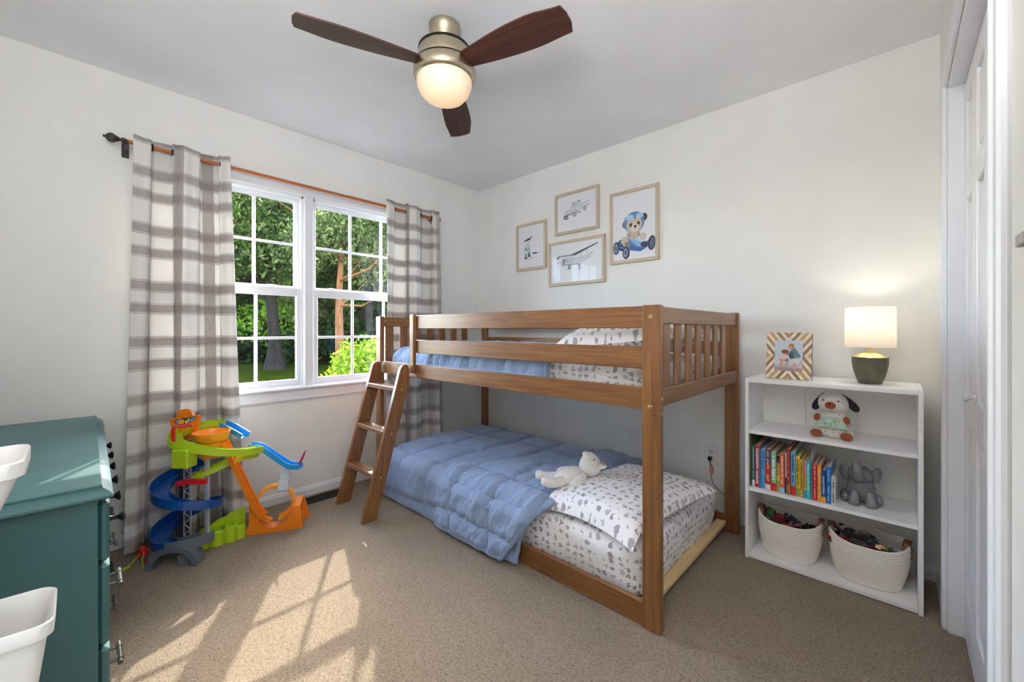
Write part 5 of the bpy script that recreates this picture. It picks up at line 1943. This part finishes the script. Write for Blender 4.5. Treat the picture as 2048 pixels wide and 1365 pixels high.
MB().box(*obox(Vector((0.432, -2.175, 0)), 0.03, 0.012, 0.512, 0.530, 0.003)).build('stopper', P_ORG, trk, smooth=30)
lw = spline([(0.384, -1.950, 0.440), (0.345, -2.03, 0.425), (0.335, -2.10, 0.405), (0.330, -2.16, 0.385), (0.312, -2.215, 0.366)], 8)
MB().sweep(lw, chan(0.028, 0.022, 0.022)).build('lower_track', P_LIME, trk, smooth=50)
# orange turning bowl
T = Matrix.Translation((0.336, -2.150, 0))
MB().lathe([(0, 0.545), (0.060, 0.545), (0.072, 0.556), (0.080, 0.580), (0.083, 0.598), (0.079, 0.598), (0.068, 0.566), (0.055, 0.556), (0.03, 0.562), (0, 0.564)], 36, T).build('turning_bowl', P_AMB, trk, smooth=50)
MB().lathe([(0.058, 0.47), (0.062, 0.546), (0.050, 0.546), (0.046, 0.47), (0.058, 0.47)], 30, T, RAD(-60), RAD(90)).build('bowl_skirt', P_AMB, trk, smooth=50)
# blue lead-in behind and blue jump at right
b1 = spline([BCn + Rv * (0.128 * cos(RAD(96))) + Fv * (0.128 * sin(RAD(96))) + Z3 * .601, (0.285, -2.058, 0.588), (0.335, -2.036, 0.570), (0.378, -2.012, 0.550)], 8)
MB().sweep(b1, chan(0.026, 0.024, 0.024)).build('lead_track', P_SKY, trk, smooth=50)
b2 = spline([(0.315, -1.975, 0.472), (0.345, -1.930, 0.462), (0.380, -1.868, 0.405), (0.415, -1.820, 0.360), (0.436, -1.795, 0.348), (0.470, -1.762, 0.346)], 8)
MB().sweep(b2, chan(0.025, 0.024, 0.024)).build('jump_track', P_SKY, trk, smooth=50)
fl_ = MB()
fl_.tube([(0.452, -1.772, 0.350), (0.462, -1.757, 0.385), (0.470, -1.745, 0.420), (0.474, -1.738, 0.442)], [0.006, 0.006, 0.005, 0.001], 6)
fl_.build('flag', plastic('dark_red_plastic', (170, 34, 56)), trk, smooth=40)
# orange loop, slide and base: s along the base front, e2 toward the room
e1, e2 = Vector((0.452, 0.892, 0)), Vector((0.892, -0.452, 0))
P0 = Vector((0.348, -1.985, 0))
sl = spline([(0.372, -2.105, 0.545), (0.380, -2.075, 0.452), (0.382, -2.030, 0.335), (0.380, -1.985, 0.215), (0.374, -1.950, 0.135), (0.376, -1.915, 0.088)], 6)
MB().sweep(sl, chan(0.030, 0.016, 0.016, 0.006, 0.008), ups=[(0.42, 0.83, 0.35)] * len(sl)).build('slide', P_ORG, trk, smooth=50)
Mb = Matrix(((e1.x, 0, e2.x, P0.x), (e1.y, 0, e2.y, P0.y), (0, 1, 0, 0), (0, 0, 0, 1)))
dip = [(0.208, 0.128), (0.200, 0.096), (0.180, 0.062), (0.152, 0.038), (0.118, 0.026), (0.085, 0.034), (0.056, 0.060), (0.040, 0.096), (0.028, 0.14), (0.018, 0.19)]
bs = MB()
bs.prism([(0.0, 0.001), (0.262, 0.001), (0.248, 0.130)] + dip + [(0.0, 0.185)], -0.012, 0.0, Mb)
bs.prism([(0.0, 0.001), (0.262, 0.001), (0.248, 0.120)] + [(x, z * .8) for x, z in dip] + [(0.004, 0.16)], -0.085, -0.073, Mb)
for a, b_ in zip(dip, dip[1:]):
    bs.prism([(a[0], a[1] - 0.012), (a[0], a[1] - .003), (b_[0], b_[1] - .003), (b_[0], b_[1] - 0.012)], -0.075, -0.010, Mb)
bs.prism([(-0.030, 0.001), (0.0, 0.001), (0.0, 0.045), (-0.020, 0.028)], -0.085, -0.012, Mb)
bs.prism([(0.196, 0.120), (0.248, 0.120), (0.248, 0.130), (0.196, 0.130)], -0.16, -0.010, Mb)
bs.prism([(0.214, 0.001), (0.285, 0.001), (0.250, 0.128), (0.232, 0.128)], -0.165, -0.135, Mb)
bs.build('loop_base', P_ORG, trk, smooth=25)
lp = MB()
Lc = Vector((0.118, 0.152))
cen = P0 + e1 * Lc.x + e2 * -0.043 + Z3 * Lc.y
ringp = []
for i in range(41):
    a = RAD(-80 + 340 * i / 40)
    ringp.append(cen + e1 * (0.096 * cos(a)) + Z3 * (0.096 * sin(a)) + e2 * (-0.012 + 0.024 * i / 40))
lp.sweep(ringp, [(-0.026, -0.004), (0.026, -0.004), (0.026, 0.010), (0.021, 0.010), (0.021, 0.0), (-0.021, 0.0), (-0.021, 0.010), (-0.026, 0.010)], ups=[(cen - p).normalized() for p in ringp])
lp.build('loop', P_AMB, trk, smooth=50)
gb = MB()
Mg = Matrix.Translation((0.425, -1.835, 0.288)) @ Matrix(((e1.x, e2.x, 0, 0), (e1.y, e2.y, 0, 0), (0, 0, 1, 0), (0, 0, 0, 1))) @ Matrix.Rotation(RAD(22), 4, 'X')
gb.box(-0.026, 0.026, -0.024, 0.024, -0.062, -0.004, 0.003, Mg)
gb.box(-0.022, 0.026, -0.030, 0.006, -0.012, 0.055, 0.003, Mg)
gb.box(0.004, 0.010, 0.0235, 0.0250, -0.045, -0.022, 0.0005, Mg)
gb.build('launcher', P_LGREY, trk, smooth=30)
# lime rock base
lb = MB()
Mw = Matrix(((0, 0, 1, 0), (1, 0, 0, 0), (0, 1, 0, 0), (0, 0, 0, 1)))
wav = [(-2.235, 0.055), (-2.20, 0.062), (-2.18, 0.080), (-2.14, 0.088), (-2.11, 0.108), (-2.07, 0.112), (-2.05, 0.128), (-2.01, 0.132), (-1.985, 0.138)]
lb.prism([(-2.235, 0.001)] + wav + [(-1.985, 0.001)], 0.262, 0.276, Mw)
for y, x, r, h_ in ((-2.185, 0.315, 0.030, 0.050), (-2.125, 0.322, 0.034, 0.070), (-2.070, 0.332, 0.030, 0.082), (-2.022, 0.330, 0.026, 0.070)):
    lb.lathe([(r * 1.05, 0.001), (r, h_), (r * .82, h_ + .004), (r * .74, h_ - 0.02), (0, h_ - 0.02)], 12, Matrix.Translation((x, y, 0)), 0, 2 * pi)
    lb.box(x - 0.05, x, y - r * .8, y + r * .8, 0.001, h_ * .8, 0.004)
lb.build('rock_base', P_LIME, trk, smooth=40)
# header sign
sg = MB()
prof = [(-0.060, 0.555), (0.058, 0.555), (0.064, 0.600), (0.074, 0.655), (0.078, 0.676), (0.066, 0.682), (0.044, 0.676), (0.034, 0.698), (0.012, 0.712), (-0.014, 0.710), (-0.036, 0.694), (-0.046, 0.668), (-0.068, 0.664), (-0.078, 0.652), (-0.074, 0.634), (-0.066, 0.616)]
SCn = Vector((0.222, -2.240, 0))
Msg = Matrix(((Rv.x, 0, -Fv.x, SCn.x), (Rv.y, 0, -Fv.y, SCn.y), (0, 1, 0, 0), (0, 0, 0, 1)))
sg.prism(prof, -0.006, 0.006, Msg)
sgo = sg.build('header_sign', P_ORG, trk, smooth=20)
O_ = SCn - Fv * 0.0062 + Z3 * 0.0
Y_, WHT, NV, CY = (246, 196, 40), (236, 236, 236), (30, 38, 70), (86, 150, 206)
draw2d('emblem', sgo, O_, Rv, Z3, [
    ('p', [(-.058, .651), (-.030, .661), (.058, .674), (.066, .676), (.050, .655), (.020, .638), (-.014, .628), (-.040, .630)], NV),
    ('p', [(-.052, .650), (-.030, .657), (-.026, .634), (-.038, .633)], CY), ('p', [(.030, .666), (.062, .673), (.050, .658), (.032, .652)], CY), ('p', [(-.044, .644), (-.026, .646), (-.024, .637), (-.038, .636)], (206, 44, 52)), ('l', [(-.046, .645), (-.026, .648)], .0022, WHT), ('l', [(-.040, .635), (-.026, .637)], .002, WHT),
    ('e', -.016, .646, .0145, .0125, 0.2, Y_), ('e', -.016, .646, .0075, .0065, 0.2, (240, 150, 40)), ('p', [(-.002, .642), (.008, .660), (.012, .650), (.020, .664), (.026, .656), (.012, .640)], Y_), ('e', .022, .658, .006, .005, 0.3, Y_),
    ('p', [(.006, .636), (.014, .639), (.012, .643), (.005, .640)], WHT), ('p', [(.016, .640), (.023, .643), (.021, .647), (.015, .644)], WHT), ('p', [(.026, .644), (.033, .648), (.031, .651), (.025, .648)], WHT), ('p', [(.036, .649), (.044, .654), (.041, .657), (.035, .653)], WHT), ('p', [(.012, .646), (.018, .648), (.016, .651), (.011, .649)], WHT), ('p', [(.024, .652), (.030, .655), (.028, .658), (.023, .655)], WHT),
    ('e', -.006, .629, .006, .004, 0, (226, 60, 90)), ('e', -.034, .630, .003, .003, 0, WHT), ('e', -.024, .661, .003, .003, 0, WHT), ('e', .012, .668, .0025, .0025, 0, WHT),
])

# small red digger with a lime shovel lying by the curtain
dg_ = thing('toy_digger', 'small red toy digger with a lime shovel lying by the curtain hem', 'toy', (0.285, -2.405, 0))
db = MB()
db.box(-0.022, 0.022, -0.014, 0.014, 0.012, 0.036, 0.004, Matrix.Translation((0.270, -2.405, 0.018)) @ Matrix.Rotation(RAD(40), 4, 'Z') @ Matrix.Rotation(RAD(-20), 4, 'Y'))
db.box(-0.012, 0.012, -0.012, 0.012, 0.034, 0.062, 0.003, Matrix.Translation((0.278, -2.400, 0.018)) @ Matrix.Rotation(RAD(40), 4, 'Z') @ Matrix.Rotation(RAD(-20), 4, 'Y'))
db.build('body', P_RED, dg_, smooth=30)
MB().box(-0.012, 0.030, -0.005, 0.005, 0.0, 0.010, 0.002, Matrix.Translation((0.300, -2.400, 0.008)) @ Matrix.Rotation(RAD(50), 4, 'Z')).build('track_frame', P_RED, dg_, smooth=30)
sh_ = MB()
sh_.tube([(0.272, -2.420, 0.046), (0.276, -2.436, 0.034), (0.280, -2.452, 0.016)], 0.0026, 6)
sh_.tube([(0.296, -2.412, 0.040), (0.312, -2.416, 0.034), (0.326, -2.414, 0.006), (0.330, -2.420, 0.004)], 0.0024, 6)
sh_.build('arm', P_LIME, dg_, smooth=40)
sv = MB()
sv.prism([(-0.011, -0.018), (0.011, -0.018), (0.012, 0.012), (0.006, 0.018), (-0.006, 0.018), (-0.012, 0.012)], 0, 0.003, Matrix.Translation((0.286, -2.470, 0.004)) @ Matrix.Rotation(RAD(20), 4, 'Z') @ Matrix.Rotation(RAD(14), 4, 'X'))
sv.tube([(0.290, -2.486, 0.004), (0.294, -2.502, 0.003)], 0.0016, 6)
sv.build('shovel', P_LIME, dg_, smooth=30)

# ================================================================ DRESSER
def teal_mat():
    m, nt, nodes, links, b = newmat('teal_chalk_paint')
    v = coords(nt)
    f = noise_node(nt, v, 5, 5)
    sc_ = noise_node(nt, coords(nt, 'Object', (8, 60, 8)), 3, 4)
    spots = math_n(nt, 'GREATER_THAN', noise_node(nt, v, 22, 4, 0.7), 0.72)
    base = ramp(nt, f, [(0.3, (40, 90, 91)), (0.7, (48, 99, 99))])
    links.new(mix_rgb(nt, math_n(nt, 'MULTIPLY', spots, 0.35), base, (40, 74, 76)), b.inputs['Base Color'])
    b.inputs['Roughness'].default_value = 0.5
    b.inputs['Specular IOR Level'].default_value = 0.75
    bump(nt, b, sc_, 0.04, 0.002)
    return m


TEAL = teal_mat()
dr = thing('dresser', 'teal painted dresser with black knobs and bar pulls in the left foreground', 'dresser', (0.78, -2.83, 0))
dr.rotation_euler = (0, 0, RAD(-1.0))
dr.location.y += 0.030
DX0, DX1, DYF, DYB, DZ = 0.165, 1.397, -2.612, -3.035, 0.72
# moulded top: plank with an ogee edge
tp = MB()
ed = [(0.0, 0.720), (0.004, 0.7195), (0.006, 0.717), (0.006, 0.711), (0.012, 0.707), (0.020, 0.701), (0.026, 0.693), (0.027, 0.688), (0.024, 0.684), (0.0, 0.684)]
ox0, ox1, oy1, oy0 = DX0 + 0.005, DX1 - 0.005, DYF + 0.002, DYB
vs_, fs_ = [], []
for d, z in ed:
    vs_ += [(ox0 - d, oy0, z), (ox1 + d, oy0, z), (ox1 + d, oy1 + d, z), (ox0 - d, oy1 + d, z)]
for i in range(len(ed) - 1):
    for k in range(4):
        a = i * 4 + k
        b_ = i * 4 + (k + 1) % 4
        fs_.append((a, b_, b_ + 4, a + 4))
fs_.append((0, 1, 2, 3))
k = (len(ed) - 1) * 4
fs_.append((k, k + 1, k + 2, k + 3))
tp.add(vs_, fs_)
tp.build('top', TEAL, dr, smooth=20)
bd = MB()
bd.box(DX1 - 0.02, DX1, DYB, DYF, 0.04, 0.684, 0.002)
bd.build('side_panel', TEAL, dr, smooth=30)
MB().box(DX0, DX0 + 0.02, DYB, DYF, 0.04, 0.684, 0.002).build('side_panel', TEAL, dr, smooth=30)
MB().box(DX0 + 0.02, DX1 - 0.02, DYB, DYB + 0.008, 0.05, 0.684).build('back_panel', TEAL, dr, smooth=0)
rl = [(0.664, 0.684), (0.498, 0.516), (0.276, 0.294), (0.04, 0.075)]
fr_ = MB()
for z0, z1 in rl:
    fr_.box(DX0 + 0.02, DX1 - 0.02, DYF - 0.02, DYF - 0.001, z0, z1)
xm = (DX0 + DX1) / 2
fr_.box(xm - 0.012, xm + 0.012, DYF - 0.02, DYF - 0.0012, 0.06, 0.50)
fr_.box(DX0 + 0.02, DX1 - 0.02, DYB + 0.01, DYF - 0.02, 0.05, 0.06)
fr_.build('front_frame', TEAL, dr, smooth=0)
for x in (DX0 + 0.03, DX1 - 0.03):
    for y in (DYB + 0.03, DYF - 0.03):
        MB().cyl((x, y, 0.0), (x, y, 0.05), 0.014, 0.022, n=14).build('foot', TEAL, dr, smooth=40)
DR = [(0.512, 0.669), (0.290, 0.503), (0.066, 0.281)]
KN = pm('oil_rubbed_knob', (30, 28, 27), 0.35, 0.6)
PU = pm('gunmetal_pull', (86, 84, 80), 0.3, 0.85)
for ri, (z0, z1) in enumerate(DR):
    nc = 3 if ri == 0 else 2
    for ci in range(nc):
        xa, xb = DX0 + 0.006 + (DX1 - DX0 - 0.010) * ci / nc + 0.003, DX0 + 0.006 + (DX1 - DX0 - 0.010) * (ci + 1) / nc - 0.003
        d = MB()
        d.box(xa, xb, DYF + 0.0005, DYF + 0.022, z0, z1, 0.007)
        d.box(xa + 0.02, xb - 0.02, DYF - 0.30, DYF + 0.002, z0 + 0.012, z1 - 0.012)
        dw = d.build('drawer', TEAL, dr, smooth=30)
        zc = (z0 + z1) / 2
        wq = xb - xa
        for x in (xa + wq * 0.24, xa + wq * 0.76):
            if ri == 0:
                kb = MB()
                kb.lathe([(0.009, 0), (0.0075, 0.004), (0.0055, 0.010), (0.0065, 0.018), (0.012, 0.024), (0.0155, 0.028), (0.0155, 0.031), (0.010, 0.034), (0, 0.035)], 20, Matrix.Translation((x, DYF + 0.022, zc)) @ Matrix.Rotation(RAD(-90), 4, 'X'))
                kb.build('knob', KN, dw, smooth=50)
            else:
                pb = MB()
                for xx in (x - 0.032, x + 0.032):
                    pb.cyl((xx, DYF + 0.021, zc), (xx, DYF + 0.046, zc), 0.0042, n=12)
                    pb.cyl((xx - 0.004, DYF + 0.046, zc), (xx + 0.004, DYF + 0.046, zc), 0.0072, n=14)
                pb.cyl((x - 0.054, DYF + 0.046, zc), (x + 0.054, DYF + 0.046, zc), 0.0058, n=14)
                pb.build('bar_pull', PU, dw, smooth=40)

# ================================================================ TILTED TOY BINS beside the dresser
M_BIN = pm('white_bin_plastic', (236, 234, 230), 0.3, var=0.01)
org = thing('bin_rack', 'wooden rack behind the white toy bins at the left picture edge', 'rack', (1.95, -2.93, 0))
for x in (1.860, 2.035):
    MB().prism([(-3.04, 0.0), (-2.76, 0.0), (-2.80, 0.92), (-2.90, 1.02), (-3.04, 1.02)], x, x + 0.016, Mw).build('side_board', WZ, org, smooth=0)
for z, y in ((0.62, -2.83), (0.56, -2.97), (0.86, -2.86), (0.80, -2.98), (0.36, -2.81), (0.30, -2.96)):
    MB().cyl((1.868, y, z), (2.04, y, z), 0.007, n=10).build('dowel', WX, org)


def bin_(label, x0, x1, yf, zr, dep, tilt, fs):
    root = thing('toy_bin', label, 'bin', ((x0 + x1) / 2, yf, zr), 'white plastic toy bins', local=True, rot=(RAD(tilt), 0, 0))
    # local: rim plane at z=0, front at y=0, body runs back to y=-dep and down to z=-h
    hw, h = (x1 - x0) / 2, 0.175
    mb = MB()

    def rr(w0, y0_, y1_, r, n=6):
        out = []
        for cx, cy, a0 in ((w0 - r, y1_ - r, 0), (-w0 + r, y1_ - r, 90), (-w0 + r, y0_ + r, 180), (w0 - r, y0_ + r, 270)):
            for k in range(n + 1):
                a = RAD(a0 + 90 * k / n)
                out.append((cx + r * cos(a), cy + r * sin(a)))
        return out
    lv = [(rr(hw, -dep, 0, 0.022), -0.022), (rr(hw + .001, -dep, 0.001, 0.022), -0.002), (rr(hw - .001, -dep, -0.001, 0.021), 0.0), (rr(hw - 0.004, -dep, -0.004, 0.02), -0.003),
          (rr(hw - 0.008, -dep + .006, -0.010, 0.02), -0.03), (rr(hw - 0.016, -dep + .03, -fs - 0.005, 0.02), -h + 0.003)]
    lo_ = [(rr(hw, -dep, 0, 0.022), -0.022), (rr(hw - 0.005, -dep + .004, -0.006, 0.022), -0.024), (rr(hw - 0.012, -dep + .026, -fs, 0.02), -h)]
    for seq, cap in ((lv, True), (lo_, True)):
        n = len(seq[0][0])
        vs, fs = [], []
        for ring, z in seq:
            vs += [(x, y, z) for x, y in ring]
        for i in range(len(seq) - 1):
            for k in range(n):
                a, b_ = i * n + k, i * n + (k + 1) % n
                fs.append((a, b_, b_ + n, a + n))
        fs.append(list(range((len(seq) - 1) * n, len(seq) * n)))
        mb.add(vs, fs)
    mb.build('tub', M_BIN, root, smooth=50)
    return root


bin_('upper white plastic toy bin poking in at the left picture edge', 1.885, 2.030, -2.684, 0.940, 0.24, 2, 0.068)
bin_('lower white plastic toy bin at the bottom left picture corner', 1.900, 2.030, -2.655, 0.702, 0.26, -2, 0.020)

# ================================================================ GARDEN BEYOND THE WINDOW
GZ = -0.5
m, nt, nodes, links, b = newmat('lawn_grass')
v = coords(nt)
gcol = ramp(nt, noise_node(nt, v, 1.3, 6, 0.65), [(0.3, (34, 38, 6)), (0.55, (50, 56, 8)), (0.8, (72, 78, 12))])
links.new(gcol, b.inputs['Base Color'])
b.inputs['Roughness'].default_value = 0.9
b.inputs['Specular IOR Level'].default_value = 0.0
bump(nt, b, noise_node(nt, v, 60, 3), 0.6, 0.05)
mb = MB()
mb.grid(lambda u, w: Vector((-0.14 - 70 * u, -45 + 100 * w, GZ + 0.05 * fbm(u * 20, w * 30, 2))), 40, 40)
tag(mb.build('lawn', m, None, smooth=60), None, None, None, 'structure')
struct(sbox('wall_outside', pm('pale_siding', (196, 194, 188), 0.7), [(-0.16, -0.14, FY - 2.5, WY0 - 0.08, GZ - 0.1, H + 0.5), (-0.16, -0.14, WY1 + 0.08, 1.5, GZ - 0.1, H + 0.5), (-0.16, -0.14, WY0 - 0.08, WY1 + 0.08, GZ - 0.1, WZ0 - 0.06), (-0.16, -0.14, WY0 - 0.08, WY1 + 0.08, WZ1 + 0.06, H + 0.5)]))

LEAF = [leaf_mat('leaf_mid', ((28, 44, 10), (56, 80, 20), (102, 126, 40))), leaf_mat('leaf_grey_green', ((44, 54, 22), (84, 94, 44), (134, 138, 78))), leaf_mat('leaf_backlit', ((66, 100, 20), (110, 146, 34), (156, 182, 58)), 0.55),  # mid leaves yellowed to look sunlit, lime ones coloured to look backlit
        leaf_mat('leaf_dark', ((14, 28, 10), (26, 46, 16), (48, 72, 28)))]
LEAF_BUSH = leaf_mat('leaf_bush', ((60, 92, 14), (104, 134, 24), (160, 174, 50)), 0.4)
BARK = [wood('bark_grey', (22, 18, 14), (36, 30, 24), (54, 45, 36), 2, 0.9, 0.4, 0), wood('bark_russet', (70, 42, 26), (112, 70, 42), (140, 94, 60), 2, 0.9, 0.4, 0)]


def leaves(mb, c, r, n, size, rnd, shell=0.55):
    for _ in range(n):
        d = Vector((rnd.gauss(0, 1), rnd.gauss(0, 1), rnd.gauss(0, 1))).normalized()
        k = shell + (1 - shell) * rnd.random() if rnd.random() < .75 else rnd.random()
        p = Vector((c[0] + d.x * r[0] * k, c[1] + d.y * r[1] * k, c[2] + d.z * r[2] * k))
        a = Vector((rnd.gauss(0, 1), rnd.gauss(0, 1), rnd.gauss(0, .6))).normalized()
        q = a.orthogonal().normalized()
        q = Matrix.Rotation(rnd.uniform(0, 6.28), 3, a) @ q
        s = size * rnd.uniform(0.6, 1.3)
        w = a.cross(q)
        mb.add([p - q * s, p + w * s * .45 + a * s * .1, p + q * s, p - w * s * .45 + a * s * .1], [(0, 1, 2, 3)])


def tree(label, x, y, trunk_r, crown, nl, size, lm, bk_, seed, lean=(0, 0), group=None):
    rnd = random.Random(seed)
    root = thing('tree', label, 'tree', (x, y, GZ), group)
    cx, cy, cz, rx, rz = crown
    t = MB()
    top = cz + rz * 0.4
    pts = []
    for i in range(9):
        k = i / 8
        pts.append((x + lean[0] * k + 0.12 * sin(k * 5 + seed), y + lean[1] * k + 0.10 * sin(k * 4 + seed * 2), GZ - 0.05 + (top - GZ) * k))
    rs = [trunk_r * (1.9 if i == 0 else 1.15 - 0.95 * i / 8) for i in range(9)]
    t.tube(pts, rs, 10)
    for i in range(9):
        b0 = Vector(pts[rnd.randrange(3, 8)])
        a = rnd.uniform(0, 6.28)
        L = rx * rnd.uniform(.5, .95)
        e = b0 + Vector((cos(a) * L, sin(a) * L, rnd.uniform(.1, .8) * rz * .6))
        mid = b0.lerp(e, .5) + Vector((0, 0, -0.15 * L * rnd.random()))
        t.tube([b0, mid, e], [trunk_r * .38, trunk_r * .24, trunk_r * .05], 7)
    t.build('trunk', bk_, root, smooth=60)
    f_ = MB()
    n_cl = 16
    for k in range(n_cl):
        d = Vector((rnd.gauss(0, 1), rnd.gauss(0, 1), rnd.gauss(0, 1))).normalized() * rnd.uniform(.35, .85)
        leaves(f_, (cx + d.x * rx, cy + d.y * rx, cz + d.z * rz), (rx * .42, rx * .42, rz * .36), nl // n_cl, size, rnd)
    fo = f_.build('foliage', lm, root, smooth=0)
    fo['kind'] = 'stuff'
    return root


tree('big dark-trunked tree standing on the lawn edge in the left window', -15.9, 2.95, 0.24, (-15.6, 3.0, 5.6, 4.0, 3.4), 12000, 0.105, LEAF[1], BARK[0], 1)
tree('slender russet-trunked tree seen in the right window', -11.2, 3.75, 0.15, (-11.6, 3.9, 5.2, 2.6, 2.6), 9000, 0.09, LEAF[1], BARK[1], 2)
tree('green tree with low branches left of the dark trunk, seen past the left curtain', -16.5, 0.9, 0.20, (-16.4, 1.0, 5.2, 3.6, 3.6), 9000, 0.11, LEAF[0], BARK[0], 3)
tree('young tree with leaves coloured bright as if backlit, behind the dark trunk', -19.5, 4.6, 0.10, (-19.5, 4.6, 1.7, 2.4, 1.9), 5000, 0.10, LEAF[2], BARK[0], 4)
tree('tall green tree filling the upper right window', -15.2, 6.9, 0.22, (-15.0, 6.9, 5.6, 3.8, 3.6), 10000, 0.105, LEAF[0], BARK[0], 5)
rnd = random.Random(11)
k = 0
for (px, dp, hgt, wd, mi) in ((430, 22, 9.0, 3.4, 0), (500, 24, 10.0, 3.6, 3), (560, 26, 10.5, 3.8, 3), (610, 22, 9.5, 3.2, 1), (660, 25, 10.5, 3.8, 3), (720, 22, 9.5, 3.4, 0), (780, 25, 10.5, 3.8, 3), (840, 23, 10, 3.6, 0), (380, 26, 10, 4.0, 3), (530, 33, 13, 5.5, 3), (680, 34, 13, 5.5, 3), (800, 36, 13, 5.5, 3), (430, 36, 13, 5.5, 3)):
    l_ = (px - 1024) / 821.3
    x, y = 2.921 + dp * (-0.684 + 0.729 * l_), -2.635 + dp * (0.729 + 0.684 * l_)
    tree('tall woodland tree in the dense wood behind the lawn', x, y, 0.18, (x, y, hgt * .50, wd, hgt * .50), 5200 if dp < 30 else 3600, 0.20 if dp < 30 else 0.38, LEAF[mi], BARK[k % 2 * 0], 20 + k, group='woodland trees behind the lawn')
    k += 1
k = 0
for (px, dp, hh_, wd, mi) in ((455, 20, 1.1, 1.9, 3), (505, 21.5, 1.3, 2.0, 3), (575, 21, 1.2, 2.0, 3), (625, 20, 1.2, 1.9, 3), (675, 21, 1.3, 2.0, 3), (735, 20, 1.3, 2.0, 3), (800, 20, 1.3, 2.2, 3), (400, 20, 1.3, 2.2, 3), (540, 28, 2.0, 3.4, 3), (640, 28, 2.0, 3.4, 3), (460, 28, 2.0, 3.4, 3), (740, 28, 2.0, 3.4, 3)):
    l_ = (px - 1024) / 821.3
    x, y = 2.921 + dp * (-0.684 + 0.729 * l_), -2.635 + dp * (0.729 + 0.684 * l_)
    root = thing('shrub', 'dark undergrowth shrub at the foot of the wood', 'shrub', (x, y, GZ), 'undergrowth shrubs below the woodland trees')
    sb = MB()
    leaves(sb, (x, y, GZ + hh_ * .8), (wd, wd, hh_), 1500, 0.16, random.Random(60 + k), 0.3)
    fo = sb.build('foliage', LEAF[mi], root, smooth=0)
    fo['kind'] = 'stuff'
    st_ = MB()
    for q in range(5):
        a = q * 1.3
        st_.tube([(x, y, GZ - 0.02), (x + cos(a) * wd * .3, y + sin(a) * wd * .3, GZ + hh_ * .6), (x + cos(a) * wd * .6, y + sin(a) * wd * .6, GZ + hh_ * 1.1)], [.04, .025, .01], 6)
    st_.build('stems', BARK[0], root, smooth=60)
    k += 1
bush = thing('garden_bush', 'bright yellow-green bush close outside the right window', 'shrub', (-1.75, 0.05, GZ))
bb_ = MB()
rnd = random.Random(5)
for k in range(70):
    zz = 1 - 1.5 * (k + .5) / 70
    an = k * 2.39996
    rr_ = sqrt(max(0, 1 - zz * zz))
    q = rnd.uniform(.8, 1.0)
    leaves(bb_, (-1.74 + q * rr_ * cos(an) * .68, 0.0 + q * rr_ * sin(an) * .72, 0.30 + q * zz * .74), (.17, .17, .15), 110, 0.034, rnd, 0.3)
fo = bb_.build('foliage', LEAF_BUSH, bush, smooth=0)
fo['kind'] = 'stuff'
st_ = MB()
for q in range(9):
    a = q * 0.7
    st_.tube([(-1.75, 0.05, GZ - 0.02), (-1.75 + cos(a) * .25, 0.05 + sin(a) * .25, 0.1), (-1.75 + cos(a) * .55, 0.05 + sin(a) * .55, 0.65)], [.02, .013, .005], 6)
st_.build('stems', BARK[0], bush, smooth=60)
